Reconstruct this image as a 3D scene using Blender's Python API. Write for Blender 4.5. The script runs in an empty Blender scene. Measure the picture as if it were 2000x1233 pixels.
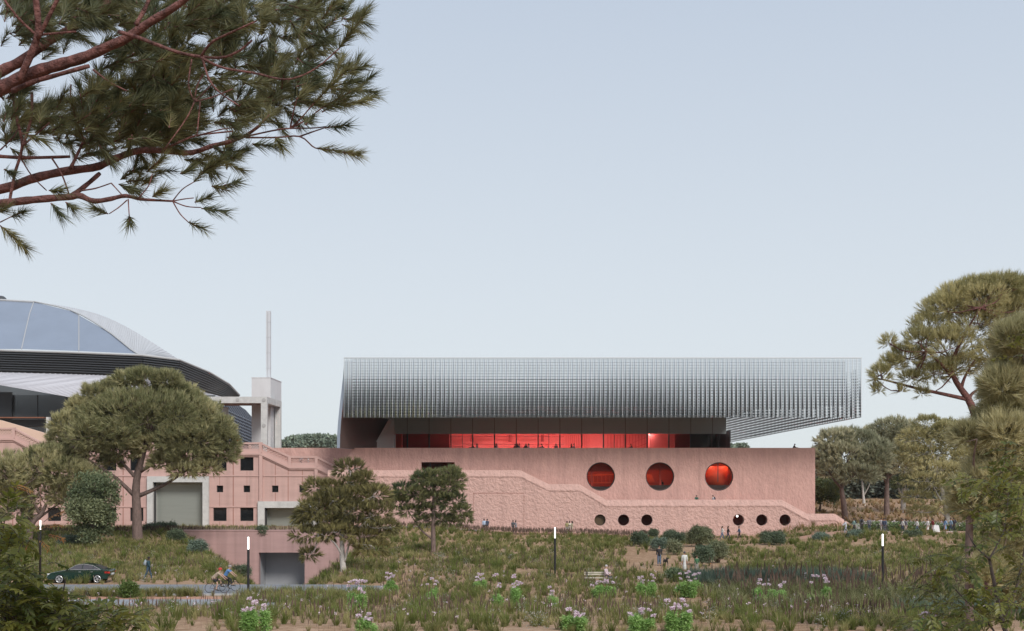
import bpy, math, random
import numpy as np
from mathutils import Vector, Matrix
from mathutils.geometry import tessellate_polygon
R = math.radians
random.seed(7)
RNG = np.random.default_rng(11)
SC = bpy.context.scene
COL = SC.collection
# ------------------------------------------------------------------ camera
F = 2414.0            # focal length in photograph pixels
EZ = 8.0              # eye height above the plaza
VX, VY = 1000.0, 930.0
cam_d = bpy.data.cameras.new("camera")
cam = bpy.data.objects.new("camera", cam_d)
COL.objects.link(cam)
cam.location = (0, 0, EZ)
cam.rotation_euler = (R(90), 0, 0)
cam_d.sensor_width = 36
cam_d.lens = 36 * F / 2000
cam_d.shift_y = (VY - 616.5) / 2000
cam_d.clip_start = 0.2
cam_d.clip_end = 8000
SC.camera = cam
# ------------------------------------------------------------------ sky and sun
SUN_EL, SUN_AZ = 38.0, 152.0       # azimuth clockwise from +Y
world = bpy.data.worlds.new("World")
SC.world = world
world.use_nodes = True
wn, wl = world.node_tree.nodes, world.node_tree.links
bg = wn["Background"]
sky = wn.new("ShaderNodeTexSky")
sky.sky_type = 'NISHITA'
sky.sun_disc = False
sky.sun_elevation = R(SUN_EL)
sky.sun_rotation = R(SUN_AZ)
sky.air_density = 1.0
sky.dust_density = 3.0
sky.ozone_density = 1.0
hsv = wn.new("ShaderNodeHueSaturation")
hsv.inputs['Saturation'].default_value = 0.45
hsv.inputs['Value'].default_value = 1.0
wl.new(sky.outputs[0], hsv.inputs['Color'])
tc = wn.new("ShaderNodeTexCoord")
sep = wn.new("ShaderNodeSeparateXYZ")
wl.new(tc.outputs['Generated'], sep.inputs[0])
ramp = wn.new("ShaderNodeValToRGB")      # overcast veil: pale at the horizon, greyer blue above
wl.new(sep.outputs['Z'], ramp.inputs[0])
el = ramp.color_ramp.elements
el[0].position = 0.0; el[0].color = (8.6, 9.3, 9.4, 1)
el[1].position = 1.0; el[1].color = (5.6, 6.2, 7.1, 1)
e = el.new(0.10); e.color = (7.75, 8.5, 9.15, 1)
e = el.new(0.36); e.color = (5.95, 6.85, 8.15, 1)
mix = wn.new("ShaderNodeMix"); mix.data_type = 'RGBA'
mix.inputs['Factor'].default_value = 0.86
wl.new(hsv.outputs[0], mix.inputs['A'])
wl.new(ramp.outputs[0], mix.inputs['B'])
wl.new(mix.outputs['Result'], bg.inputs['Color'])
bg.inputs['Strength'].default_value = 0.098
sun_d = bpy.data.lights.new("sun", 'SUN')
sun_d.energy = 2.9
sun_d.angle = R(18)
sun_d.color = (1.0, 0.955, 0.90)
sun = bpy.data.objects.new("sun", sun_d)
COL.objects.link(sun)
sdir = Vector((math.sin(R(SUN_AZ)) * math.cos(R(SUN_EL)), math.cos(R(SUN_AZ)) * math.cos(R(SUN_EL)), math.sin(R(SUN_EL))))
sun.rotation_euler = sdir.to_track_quat('Z', 'Y').to_euler()
SC.view_settings.view_transform = 'Standard'
SC.view_settings.look = 'None'
SC.view_settings.exposure = 0.0
SC.view_settings.gamma = 1.0
SC.render.engine = 'CYCLES'
SC.cycles.max_bounces = 6
SC.cycles.transparent_max_bounces = 8
SC.cycles.caustics_reflective = False
SC.cycles.caustics_refractive = False

# ------------------------------------------------------------------ helpers
def P(px, py, d):
    return Vector(((px - VX) / F * d, d, EZ + (VY - py) / F * d))
def X(px, d): return (px - VX) / F * d
def Z(py, d): return EZ + (VY - py) / F * d
ORG = {}
def tag(o, label=None, cat=None, group=None, kind=None):
    if label: o['label'] = label
    if cat: o['category'] = cat
    if group: o['group'] = group
    if kind: o['kind'] = kind
    return o
def empty(name, loc, label, cat, group=None, local=False):
    o = bpy.data.objects.new(name, None)
    COL.objects.link(o)
    o.location = loc
    o.empty_display_size = 0.3
    ORG[o.name] = Vector((0, 0, 0)) if local else Vector(loc)
    return tag(o, label, cat, group)
def link(name, me, mats, parent=None):
    o = bpy.data.objects.new(name, me)
    COL.objects.link(o)
    if not isinstance(mats, (list, tuple)): mats = [mats]
    if len(me.materials) == 0:
        for m in mats: me.materials.append(m)
    if parent is not None:
        o.parent = parent
        ORG[o.name] = ORG[parent.name]
    return o
class MB:
    def __init__(s): s.v = []; s.f = []; s.m = []
    def poly(s, pts, mi=0):
        n = len(s.v); s.v += [tuple(p) for p in pts]; s.f.append(list(range(n, n + len(pts)))); s.m.append(mi); return s
    def tri_fan(s, loops, to3, mi=0, flip=False):
        flat = [p for l in loops for p in l]
        n = len(s.v); s.v += [to3(p) for p in flat]
        for t in tessellate_polygon([[Vector((p[0], p[1], 0)) for p in l] for l in loops]):
            s.f.append([n + k for k in (reversed(t) if flip else t)]); s.m.append(mi)
        return s
    def box(s, x0, x1, y0, y1, z0, z1, mi=0):
        n = len(s.v)
        s.v += [(x0,y0,z0),(x1,y0,z0),(x1,y1,z0),(x0,y1,z0),(x0,y0,z1),(x1,y0,z1),(x1,y1,z1),(x0,y1,z1)]
        for q in ((0,3,2,1),(4,5,6,7),(0,1,5,4),(1,2,6,5),(2,3,7,6),(3,0,4,7)):
            s.f.append([n + k for k in q]); s.m.append(mi)
        return s
    def beam(s, a, b, w, h, mi=0, up=(0,0,1)):
        a, b = Vector(a), Vector(b); d = (b - a).normalized(); upv = Vector(up)
        r = d.cross(upv)
        if r.length < 1e-4: r = d.cross(Vector((0,1,0)))
        r.normalize(); u = r.cross(d)
        n = len(s.v)
        for q in (a, b):
            for sx, sz in ((-1,-1),(1,-1),(1,1),(-1,1)):
                s.v.append(tuple(q + r * sx * w / 2 + u * sz * h / 2))
        for q in ((3,2,1,0),(4,5,6,7),(0,1,5,4),(1,2,6,5),(2,3,7,6),(3,0,4,7)):
            s.f.append([n + k for k in q]); s.m.append(mi)
        return s
    def tube(s, pts, rad, n=8, mi=0, cap=True):
        pts = [Vector(p) for p in pts]
        if not isinstance(rad, (list, tuple)): rad = [rad] * len(pts)
        base = len(s.v); ref = None
        for i, p in enumerate(pts):
            d = (pts[min(i + 1, len(pts) - 1)] - pts[max(i - 1, 0)])
            d = d.normalized() if d.length > 1e-9 else Vector((0,0,1))
            if ref is None:
                ref = d.cross(Vector((0,0,1)))
                if ref.length < 1e-3: ref = d.cross(Vector((0,1,0)))
            ref = (ref - d * ref.dot(d)).normalized(); bi = d.cross(ref)
            for k in range(n):
                a = 2 * math.pi * k / n
                s.v.append(tuple(p + (ref * math.cos(a) + bi * math.sin(a)) * rad[i]))
        for i in range(len(pts) - 1):
            for k in range(n):
                a = base + i * n + k; b = base + i * n + (k + 1) % n
                s.f.append([a, b, b + n, a + n]); s.m.append(mi)
        if cap:
            s.f.append([base + k for k in reversed(range(n))]); s.m.append(mi)
            s.f.append([base + (len(pts) - 1) * n + k for k in range(n)]); s.m.append(mi)
        return s
    def ball(s, c, r, nu=10, nv=6, mi=0):
        if not isinstance(r, (list, tuple)): r = (r, r, r)
        base = len(s.v)
        for j in range(nv + 1):
            t = math.pi * j / nv
            for k in range(nu):
                a = 2 * math.pi * k / nu
                s.v.append((c[0] + r[0]*math.sin(t)*math.cos(a), c[1] + r[1]*math.sin(t)*math.sin(a), c[2] + r[2]*math.cos(t)))
        for j in range(nv):
            for k in range(nu):
                a = base + j*nu + k; b = base + j*nu + (k+1) % nu
                s.f.append([a, a + nu, b + nu, b]); s.m.append(mi)
        return s
    def ring(s, c, r, tr, axis='y', n=24, m=6, mi=0):
        pts = []
        for k in range(n + 1):
            a = 2 * math.pi * k / n
            pts.append((c[0] + r*math.cos(a), c[1], c[2] + r*math.sin(a)) if axis == 'y' else (c[0] + r*math.cos(a), c[1] + r*math.sin(a), c[2]))
        return s.tube(pts, tr, m, mi, cap=False)
    def disc(s, c, r, thick, n=24, mi=0):      # faces -Y
        return s.tube([(c[0], c[1] + thick, c[2]), (c[0], c[1], c[2])], r, n, mi)
    def build(s, name, mats, parent=None, origin=None, smooth=False):
        me = bpy.data.meshes.new(name)
        off = ORG[parent.name] if parent is not None else Vector(origin if origin is not None else (0,0,0))
        me.from_pydata([(v[0]-off[0], v[1]-off[1], v[2]-off[2]) for v in s.v], [], s.f)
        if not isinstance(mats, (list, tuple)): mats = [mats]
        for m in mats: me.materials.append(m)
        if len(mats) > 1: me.polygons.foreach_set('material_index', s.m)
        if smooth: me.polygons.foreach_set('use_smooth', [True] * len(s.f))
        me.update()
        o = link(name, me, mats, parent)
        if parent is None:
            o.location = off; ORG[o.name] = off
        return o
def mesh_np(name, V, T, mats, parent=None, origin=None, tint=None, smooth=False):
    V = np.asarray(V, dtype=np.float32).copy(); T = np.asarray(T, dtype=np.int32)
    off = ORG[parent.name] if parent is not None else Vector(origin if origin is not None else (0,0,0))
    V -= np.array(off, dtype=np.float32)
    k = T.shape[1]
    me = bpy.data.meshes.new(name)
    me.vertices.add(len(V)); me.vertices.foreach_set('co', V.ravel())
    me.loops.add(T.size); me.loops.foreach_set('vertex_index', T.ravel())
    me.polygons.add(len(T))
    me.polygons.foreach_set('loop_start', np.arange(0, T.size, k, dtype=np.int32))
    me.polygons.foreach_set('loop_total', np.full(len(T), k, dtype=np.int32))
    if tint is not None:
        at = me.attributes.new('tint', 'FLOAT', 'POINT'); at.data.foreach_set('value', np.asarray(tint, dtype=np.float32))
    if smooth: me.polygons.foreach_set('use_smooth', np.ones(len(T), dtype=bool))
    me.update(calc_edges=True)
    o = link(name, me, mats, parent)
    if parent is None: o.location = off; ORG[o.name] = off
    return o
def resample(pts, n):
    pts = [Vector(p) for p in pts]; out = []
    m = len(pts)
    for i in range(n):                       # Catmull-Rom
        t = i / (n - 1) * (m - 1); k = min(int(t), m - 2); u = t - k
        p0, p1, p2, p3 = pts[max(k-1,0)], pts[k], pts[k+1], pts[min(k+2,m-1)]
        out.append(0.5*((2*p1) + (p2-p0)*u + (2*p0-5*p1+4*p2-p3)*u*u + (3*p1-p0-3*p2+p3)*u**3))
    return out
# ------------------------------------------------------------------ materials
MATS = {}
def mat(name, col, rough=0.8, metal=0.0, var=0.0, vscale=1.0, bump=0.0, bscale=8.0, emit=0.0, ecol=None, trans=0.0, spec=0.5, tint=None, stretch=None, detail=4, bump2=None, alpha=None, streak=0.0):
    if name in MATS: return MATS[name]
    m = bpy.data.materials.new(name); m.use_nodes = True; MATS[name] = m
    nt = m.node_tree; N, L = nt.nodes, nt.links
    b = N['Principled BSDF']
    b.inputs['Roughness'].default_value = rough; b.inputs['Metallic'].default_value = metal
    b.inputs['Specular IOR Level'].default_value = spec
    c = (*col, 1)
    b.inputs['Base Color'].default_value = c
    tcn = N.new('ShaderNodeTexCoord'); mp = N.new('ShaderNodeMapping')
    L.new(tcn.outputs['Object'], mp.inputs[0])
    if stretch: mp.inputs['Scale'].default_value = stretch
    csock = None
    if tint is not None:       # natural colour differences between leaves, blades or needles
        at = N.new('ShaderNodeAttribute'); at.attribute_name = 'tint'
        mx = N.new('ShaderNodeMix'); mx.data_type = 'RGBA'
        mx.inputs['A'].default_value = c; mx.inputs['B'].default_value = (*tint, 1)
        L.new(at.outputs['Fac'], mx.inputs['Factor']); csock = mx.outputs['Result']
    if var > 0:
        nz = N.new('ShaderNodeTexNoise'); nz.inputs['Scale'].default_value = vscale; nz.inputs['Detail'].default_value = detail
        nz.inputs['Roughness'].default_value = 0.65
        L.new(mp.outputs[0], nz.inputs['Vector'])
        mr = N.new('ShaderNodeMapRange'); mr.inputs['From Min'].default_value = 0.25; mr.inputs['From Max'].default_value = 0.75
        mr.inputs['To Min'].default_value = 1 - var; mr.inputs['To Max'].default_value = 1 + var
        L.new(nz.outputs['Fac'], mr.inputs['Value'])
        mm = N.new('ShaderNodeMix'); mm.data_type = 'RGBA'; mm.blend_type = 'MULTIPLY'; mm.inputs['Factor'].default_value = 1
        if csock: L.new(csock, mm.inputs['A'])
        else: mm.inputs['A'].default_value = c
        L.new(mr.outputs[0], mm.inputs['B']); csock = mm.outputs['Result']
    if streak > 0:             # rain streaks running down the wall
        mp2 = N.new('ShaderNodeMapping'); mp2.inputs['Scale'].default_value = (1.3, 1.3, 0.06); L.new(tcn.outputs['Object'], mp2.inputs[0])
        n2 = N.new('ShaderNodeTexNoise'); n2.inputs['Scale'].default_value = 1.0; n2.inputs['Detail'].default_value = 5; L.new(mp2.outputs[0], n2.inputs['Vector'])
        r2 = N.new('ShaderNodeMapRange'); r2.inputs['From Min'].default_value = 0.42; r2.inputs['From Max'].default_value = 0.72
        r2.inputs['To Min'].default_value = 1.0; r2.inputs['To Max'].default_value = 1 - streak; L.new(n2.outputs['Fac'], r2.inputs['Value'])
        m2 = N.new('ShaderNodeMix'); m2.data_type = 'RGBA'; m2.blend_type = 'MULTIPLY'; m2.inputs['Factor'].default_value = 1
        if csock: L.new(csock, m2.inputs['A'])
        else: m2.inputs['A'].default_value = c
        L.new(r2.outputs[0], m2.inputs['B']); csock = m2.outputs['Result']
    if csock: L.new(csock, b.inputs['Base Color'])
    if bump > 0:
        nz = N.new('ShaderNodeTexNoise'); nz.inputs['Scale'].default_value = bscale; nz.inputs['Detail'].default_value = 5
        nz.inputs['Roughness'].default_value = 0.6
        L.new(mp.outputs[0], nz.inputs['Vector'])
        bp = N.new('ShaderNodeBump'); bp.inputs['Distance'].default_value = bump
        L.new(nz.outputs['Fac'], bp.inputs['Height']); L.new(bp.outputs[0], b.inputs['Normal'])
    if bump2:                   # (axis scale vector, wave scale, distance): ribs
        wv = N.new('ShaderNodeTexWave'); wv.wave_type = 'BANDS'; wv.bands_direction = bump2[0]
        wv.inputs['Scale'].default_value = bump2[1]
        L.new(tcn.outputs['Object'], wv.inputs['Vector'])
        bp = N.new('ShaderNodeBump'); bp.inputs['Distance'].default_value = bump2[2]
        L.new(wv.outputs['Fac'], bp.inputs['Height']); L.new(bp.outputs[0], b.inputs['Normal'])
    if emit > 0:
        b.inputs['Emission Color'].default_value = (*(ecol or col), 1); b.inputs['Emission Strength'].default_value = emit
    if trans > 0:
        tr = N.new('ShaderNodeBsdfTranslucent'); ms = N.new('ShaderNodeMixShader'); ms.inputs[0].default_value = trans
        if csock: L.new(csock, tr.inputs['Color'])
        else: tr.inputs['Color'].default_value = c
        L.new(b.outputs[0], ms.inputs[1]); L.new(tr.outputs[0], ms.inputs[2]); L.new(ms.outputs[0], N['Material Output'].inputs['Surface'])
    if alpha is not None:
        tp = N.new('ShaderNodeBsdfTransparent'); ms = N.new('ShaderNodeMixShader'); ms.inputs[0].default_value = alpha
        L.new(tp.outputs[0], ms.inputs[1]); L.new(b.outputs[0], ms.inputs[2]); L.new(ms.outputs[0], N['Material Output'].inputs['Surface'])
    return m
PINK = (0.54, 0.355, 0.318)
m_pink = mat('pink_concrete', PINK, 0.85, var=0.07, vscale=0.35, bump=0.02, bscale=3)
m_pink_board = mat('pink_boarded_concrete', PINK, 0.85, var=0.09, vscale=0.5, stretch=(0.3,1,2.5), bump=0.02, bscale=2.0, streak=0.16)
m_pink_rough = mat('pink_rough_plaster', (0.60,0.385,0.335), 0.9, var=0.09, vscale=1.6, bump=0.30, bscale=2.4, streak=0.10)
m_pink_up = mat('pink_upper_plaster', (0.57,0.345,0.298), 0.9, var=0.12, vscale=0.9, bump=0.16, bscale=3.2, stretch=(1,1,0.55), streak=0.14)
m_pink_dark = mat('pink_joint', (0.34,0.17,0.14), 0.9)
m_tunnel = mat('mauve_concrete', (0.42,0.272,0.258), 0.85, var=0.10, vscale=0.6, stretch=(0.25,1,2.2), bump=0.02, bscale=2, streak=0.2)
m_conc = mat('pale_concrete', (0.54,0.535,0.52), 0.85, streak=0.10, var=0.16, vscale=1.1, bump=0.04, bscale=3)
m_conc_w = mat('white_concrete', (0.60,0.60,0.61), 0.8, var=0.05, vscale=0.5, streak=0.05)
m_beige = mat('beige_render', (0.66,0.47,0.37), 0.9, var=0.06, vscale=0.3)
m_glass_dark = mat('dark_glass', (0.012,0.014,0.016), 0.06, spec=0.5)
m_frame = mat('dark_frame', (0.03,0.03,0.032), 0.5)
# ------------------------------------------------------------------ the ground
def sm(a, b, x):
    t = np.clip((x - a) / (b - a), 0, 1); return t * t * (3 - 2 * t)
def nz2(x, y, s=1.0, o=0.0):
    return (np.sin(x*0.31*s + 1.7 + o + 1.3*np.sin(y*0.17*s)) + np.sin(y*0.27*s + 0.6 - o + 1.1*np.sin(x*0.23*s)) + 0.6*np.sin((x+y)*0.61*s + 2*o) + 0.5*np.sin((x-1.3*y)*0.93*s)) / 3.1
TRX, TRW = -0.1864, 2.95
def ground(x, y):
    x = np.asarray(x, float); y = np.asarray(y, float)
    z = 0.22 * nz2(x, y, 0.5)
    calm = sm(70, 75, y) * (1 - sm(93, 97, y)) * (1 - sm(-14, -4, x))
    z = z * (1 - calm) * (1 - sm(168, 174, y))
    z = z + 1.5 * (1 - sm(50, 75, y)) + 0.115 * np.clip(50 - y, 0, 43)
    z = z + 0.5 * sm(140, 152, y) * (1 - sm(-12, -4, x))
    z = z + 0.95 * sm(32, 44, x) * sm(128, 150, y) + 1.6 * sm(184, 250, y) * sm(20, 44, x) + 1.2 * sm(250, 330, y)
    z = z - 0.45 * sm(5, 22, x) * (1 - sm(34, 44, x)) * sm(140, 165, y)
    z = z + 0.30 * (1 - sm(-6, 2, x)) * sm(100, 128, y)
    xa = TRX * y
    zf = -5.5 * np.clip((y - 90) / 58, 0, 1)
    t = np.abs(x - xa) - TRW - 0.35 * nz2(x, y, 1.7)
    zt = zf + 0.70 * np.maximum(t, 0)
    inside = (y >= 88) & (y < 150.05)
    return np.where(inside, np.minimum(z, np.maximum(zt, zf)), z)
def gz(x, y): return float(ground(x, y))
def hit(px, py, d0=40.0, d1=330.0):
    d = np.arange(d0, d1, 0.25)
    zr = EZ + (VY - py) / F * d
    g = ground((px - VX) / F * d, d)
    k = np.nonzero(g >= zr)[0]
    dd = float(d[k[0]]) if len(k) else d1
    return dd
def on_ground(px, py, d0=40.0):
    d = hit(px, py, d0); x = X(px, d); return Vector((x, d, gz(x, d))), d
def at_d(px, d):
    x = X(px, d); return Vector((x, d, gz(x, d)))
ys = np.unique(np.concatenate([np.arange(-120, 36, 4.0), np.arange(36, 149.3, 0.6), [149.4, 149.8, 150.0, 150.1, 150.5], np.arange(151, 190, 1.0), np.arange(190, 360, 5.0), [400, 500, 700, 1100, 1800, 3000, 4500], [-200, -400, -900, -2500]]))
xs = np.unique(np.concatenate([np.arange(-70, 80, 0.6), np.arange(-130, -70, 3.0), np.arange(80, 140, 3.0), [-3500, -1500, -700, -350, -200, 200, 350, 700, 1500, 3500]]))
gx, gy = np.meshgrid(xs, ys)
gzv = ground(gx, gy)
V = np.stack([gx.ravel(), gy.ravel(), gzv.ravel()], 1)
nx, ny = len(xs), len(ys)
ii = (np.arange(ny - 1)[:, None] * nx + np.arange(nx - 1)[None, :]).ravel()
Q = np.stack([ii, ii + 1, ii + nx + 1, ii + nx], 1)
cx = V[Q, 0].mean(1); cy = V[Q, 1].mean(1)
Q = Q[~((np.abs(cx - TRX * 150) < 3.6) & (cy > 149.4) & (cy < 151))]
def ground_mat():
    m = bpy.data.materials.new('dry_meadow_soil'); m.use_nodes = True
    N, L = m.node_tree.nodes, m.node_tree.links; b = N['Principled BSDF']
    b.inputs['Roughness'].default_value = 0.95; b.inputs['Specular IOR Level'].default_value = 0.2
    tcn = N.new('ShaderNodeTexCoord')
    def noise(s, d=6):
        n = N.new('ShaderNodeTexNoise'); n.inputs['Scale'].default_value = s; n.inputs['Detail'].default_value = d; n.inputs['Roughness'].default_value = 0.65
        L.new(tcn.outputs['Object'], n.inputs['Vector']); return n
    n1, n2, n3 = noise(0.12), noise(1.5), noise(14)
    r1 = N.new('ShaderNodeValToRGB'); L.new(n1.outputs['Fac'], r1.inputs[0])
    r1.color_ramp.elements[0].position = 0.35; r1.color_ramp.elements[0].color = (0.42, 0.275, 0.18, 1)
    r1.color_ramp.elements[1].position = 0.65; r1.color_ramp.elements[1].color = (0.52, 0.36, 0.255, 1)
    r2 = N.new('ShaderNodeValToRGB'); L.new(n2.outputs['Fac'], r2.inputs[0])
    r2.color_ramp.elements[0].position = 0.38; r2.color_ramp.elements[0].color = (0.55, 0.50, 0.40, 1)
    r2.color_ramp.elements[1].position = 0.62; r2.color_ramp.elements[1].color = (1, 1, 1, 1)
    mm = N.new('ShaderNodeMix'); mm.data_type = 'RGBA'; mm.blend_type = 'MULTIPLY'; mm.inputs['Factor'].default_value = 0.8
    L.new(r1.outputs[0], mm.inputs['A']); L.new(r2.outputs[0], mm.inputs['B'])
    r3 = N.new('ShaderNodeValToRGB'); L.new(n3.outputs['Fac'], r3.inputs[0])
    r3.color_ramp.elements[0].position = 0.36; r3.color_ramp.elements[0].color = (0.5, 0.46, 0.40, 1)
    r3.color_ramp.elements[1].position = 0.55; r3.color_ramp.elements[1].color = (1, 1, 1, 1)
    m3 = N.new('ShaderNodeMix'); m3.data_type = 'RGBA'; m3.blend_type = 'MULTIPLY'; m3.inputs['Factor'].default_value = 0.7
    L.new(mm.outputs['Result'], m3.inputs['A']); L.new(r3.outputs[0], m3.inputs['B'])
    L.new(m3.outputs['Result'], b.inputs['Base Color'])
    bp = N.new('ShaderNodeBump'); bp.inputs['Distance'].default_value = 0.12; L.new(n2.outputs['Fac'], bp.inputs['Height'])
    bp2 = N.new('ShaderNodeBump'); bp2.inputs['Distance'].default_value = 0.03; L.new(n3.outputs['Fac'], bp2.inputs['Height']); L.new(bp.outputs[0], bp2.inputs['Normal'])
    L.new(bp2.outputs[0], b.inputs['Normal'])
    return m
g = mesh_np('ground', V, Q, ground_mat(), smooth=True)
tag(g, 'dry sandy meadow ground', kind='structure')
# wooded hill behind the photographer, mirrored in the metal screen
hx = np.linspace(-420, 420, 85); hy = np.linspace(-330, -60, 28)
hxx, hyy = np.meshgrid(hx, hy)
hz = 50 * sm(-60, -210, hyy) * (0.85 + 0.15 * nz2(hxx * 0.12, hyy * 0.1)) + 2.2 * nz2(hxx, hyy, 1.3) * sm(-60, -100, hyy) + 4 + 9 * sm(-80, -420, hxx) * sm(-60, -180, hyy)
ii = (np.arange(27)[:, None] * 85 + np.arange(84)[None, :]).ravel()
h = mesh_np('hill', np.stack([hxx.ravel(), hyy.ravel(), hz.ravel()], 1), np.stack([ii, ii + 1, ii + 86, ii + 85], 1), mat('wooded_hillside', (0.016, 0.020, 0.016), 1.0, spec=0.0, var=0.5, vscale=0.08), smooth=False)
tag(h, 'wooded hillside behind the viewpoint', kind='structure')
# roads and paths
m_asph = mat('blue_grey_asphalt', (0.20, 0.21, 0.235), 0.8, var=0.12, vscale=0.8, bump=0.01, bscale=30)
m_pave = mat('blue_grey_paving', (0.27, 0.29, 0.33), 0.8, var=0.10, vscale=1.2, bump=0.01, bscale=20)
m_terra = mat('terracotta_paving', (0.42, 0.22, 0.15), 0.85, var=0.15, vscale=1.5)
def strip(name, y0, y1, x0, x1, dz, m, label, n=60, edge=0.05, follow=True):
    b = MB(); xsn = np.linspace(x0, x1, n)
    for i in range(n - 1):
        za = gz(xsn[i], (y0+y1)/2) + dz; zb = gz(xsn[i+1], (y0+y1)/2) + dz
        b.poly([(xsn[i], y0, za), (xsn[i+1], y0, zb), (xsn[i+1], y1, zb), (xsn[i], y1, za)])
        b.poly([(xsn[i], y0, za - 0.3), (xsn[i+1], y0, zb - 0.3), (xsn[i+1], y0, zb), (xsn[i], y0, za)])
        b.poly([(xsn[i+1], y1, zb - 0.3), (xsn[i], y1, za - 0.3), (xsn[i], y1, za), (xsn[i+1], y1, zb)])
    return tag(b.build(name, m), label, kind='structure')
strip('road', 83.0, 91.0, -75, -9.0, 0.015, m_asph, 'blue grey asphalt road crossing the meadow')
strip('cycle_path', 79.2, 81.6, -75, -12.0, 0.02, m_terra, 'terracotta cycle path beside the road')
strip('pavement', 76.0, 79.2, -75, -13.0, 0.10, m_pave, 'blue grey paved footway')
strip('kerb', 82.75, 83.0, -75, -9.0, 0.11, mat('kerb_stone', (0.40, 0.40, 0.40), 0.85, var=0.1), 'pale kerb along the road')
# ramp down to the tunnel
b = MB()
for i in range(30):
    ya, yb = 90.6 + i * 2.0, 90.6 + (i + 1) * 2.0
    za, zb = [-5.5 * min(max((q - 90) / 58, 0), 1) + 0.02 for q in (ya, yb)]
    b.poly([(TRX*ya - 2.7, ya, za), (TRX*ya + 2.7, ya, za), (TRX*yb + 2.7, yb, zb), (TRX*yb - 2.7, yb, zb)])
tag(b.build('ramp_road', m_asph), 'asphalt ramp sinking towards the tunnel', kind='structure')
strip('plaza_path', 171.2, 173.6, -17.5, -4, 0.14, m_pave, 'grey paved strip along the foot of the pink wall', 20)
strip('promenade', 150.2, 157.5, 34, 75, 0.02, mat('reddish_gravel', (0.40, 0.235, 0.165), 0.9, var=0.15, vscale=1.0, bump=0.02, bscale=10), 'reddish gravel promenade at the right', 40)
# far away: hazy low ridge
# ------------------------------------------------------------------ plates with openings
def circ(cx, cz, r, n=40): return [(cx + r*math.cos(2*math.pi*k/n), cz + r*math.sin(2*math.pi*k/n)) for k in range(n)]
def rect(x0, x1, z0, z1): return [(x0,z0),(x1,z0),(x1,z1),(x0,z1)]
def plate(b, outer, holes, y0, y1, mi=0, hole_mi=None):
    loops = [outer] + holes
    b.tri_fan(loops, lambda p: (p[0], y0, p[1]), mi)
    b.tri_fan(loops, lambda p: (p[0], y1, p[1]), mi, True)
    for i, l in enumerate(loops):
        for k in range(len(l)):
            p, q = l[k], l[(k + 1) % len(l)]
            b.poly([(p[0], y0, p[1]), (q[0], y0, q[1]), (q[0], y1, q[1]), (p[0], y1, p[1])], mi if (i == 0 or hole_mi is None) else hole_mi)
    return b
def prect(x0, x1, y0, y1, d): return rect(X(x0,d), X(x1,d), Z(y1,d), Z(y0,d))
# ================================================================== new pink building with round windows
YL, YU = 174.4, 178.6
bld = empty('pink_building', (X(1130,YU), YU, 0), 'long pink concrete building with three large round windows and a stepped ramp wall', 'building')
m_red = mat('red_interior', (0.68,0.085,0.03), 0.55, var=0.05)
m_red_d = mat('deep_red_interior', (0.50,0.05,0.025), 0.6, var=0.1)
m_dark_in = mat('dark_interior', (0.035,0.018,0.015), 0.7)
m_pane = mat('clear_pane', (0.02,0.02,0.02), 0.04, alpha=0.10, spec=0.5)
big = [(X(p,YU), Z(931,YU), 2.06) for p in (1173.5, 1289, 1404.5)]
small = [(X(p,YL), Z(1016,YL), 0.80) for p in (1172,1218,1263.5,1442.5,1488,1533.5)]
slot = prect(823, 888, 903, 922, YU)
b = MB()
plate(b, [(X(560,YU),-2.5),(X(1592,YU),-2.5),(X(1592,YU),Z(875,YU)),(X(522,YU),Z(875,YU)),(X(522,YU),4)], [circ(*c) for c in big] + [slot], YU, YU + 0.7)
b.box(X(1592,YU) - 0.7, X(1592,YU), YU + 0.7, 300, -2.5, Z(875,YU))
b.build('upper_wall', m_pink_up, bld)
# terrace deck behind the parapet
b = MB(); b.box(X(522,YU), X(1592,YU) - 0.7, YU + 0.7, 300, 10.6, 10.95)
b.build('terrace_deck', m_pink, bld)
# ramp wall and its coping
ramp = [(640,918.5),(1016,918.5),(1072,946),(1132,946),(1184,976.5),(1528,976.5),(1578,1004),(1632,1004),(1672,1030)]
RP = [(X(p,YL), Z(q,YL)) for p, q in ramp]
low = [(x, z - 0.92) for x, z in RP]
b = MB(); plate(b, low + [(low[-1][0], -2.5), (low[0][0], -2.5)], [circ(*c) for c in small], YL, YL + 1.1)
b.build('ramp_wall', m_pink_rough, bld)
cs = [(-0.07,-0.96),(-0.07,-0.80),(0.34,0.0),(1.1,0.0),(1.1,-0.96)]
b = MB()
for i in range(len(RP) - 1):
    for k in range(len(cs)):
        a, c = cs[k], cs[(k+1) % len(cs)]
        b.poly([(RP[i][0], YL+a[0], RP[i][1]+a[1]), (RP[i+1][0], YL+a[0], RP[i+1][1]+a[1]), (RP[i+1][0], YL+c[0], RP[i+1][1]+c[1]), (RP[i][0], YL+c[0], RP[i][1]+c[1])])
b.build('coping', m_pink_rough, bld)
b = MB()
for i in range(len(RP) - 1):
    (xa, za), (xb, zb) = RP[i], RP[i+1]
    b.poly([(xa, YL+1.1, za-1.15), (xb, YL+1.1, zb-1.15), (xb, YU, zb-1.15), (xa, YU, za-1.15)])
b.build('ramp_walkway', m_pink, bld)
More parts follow.
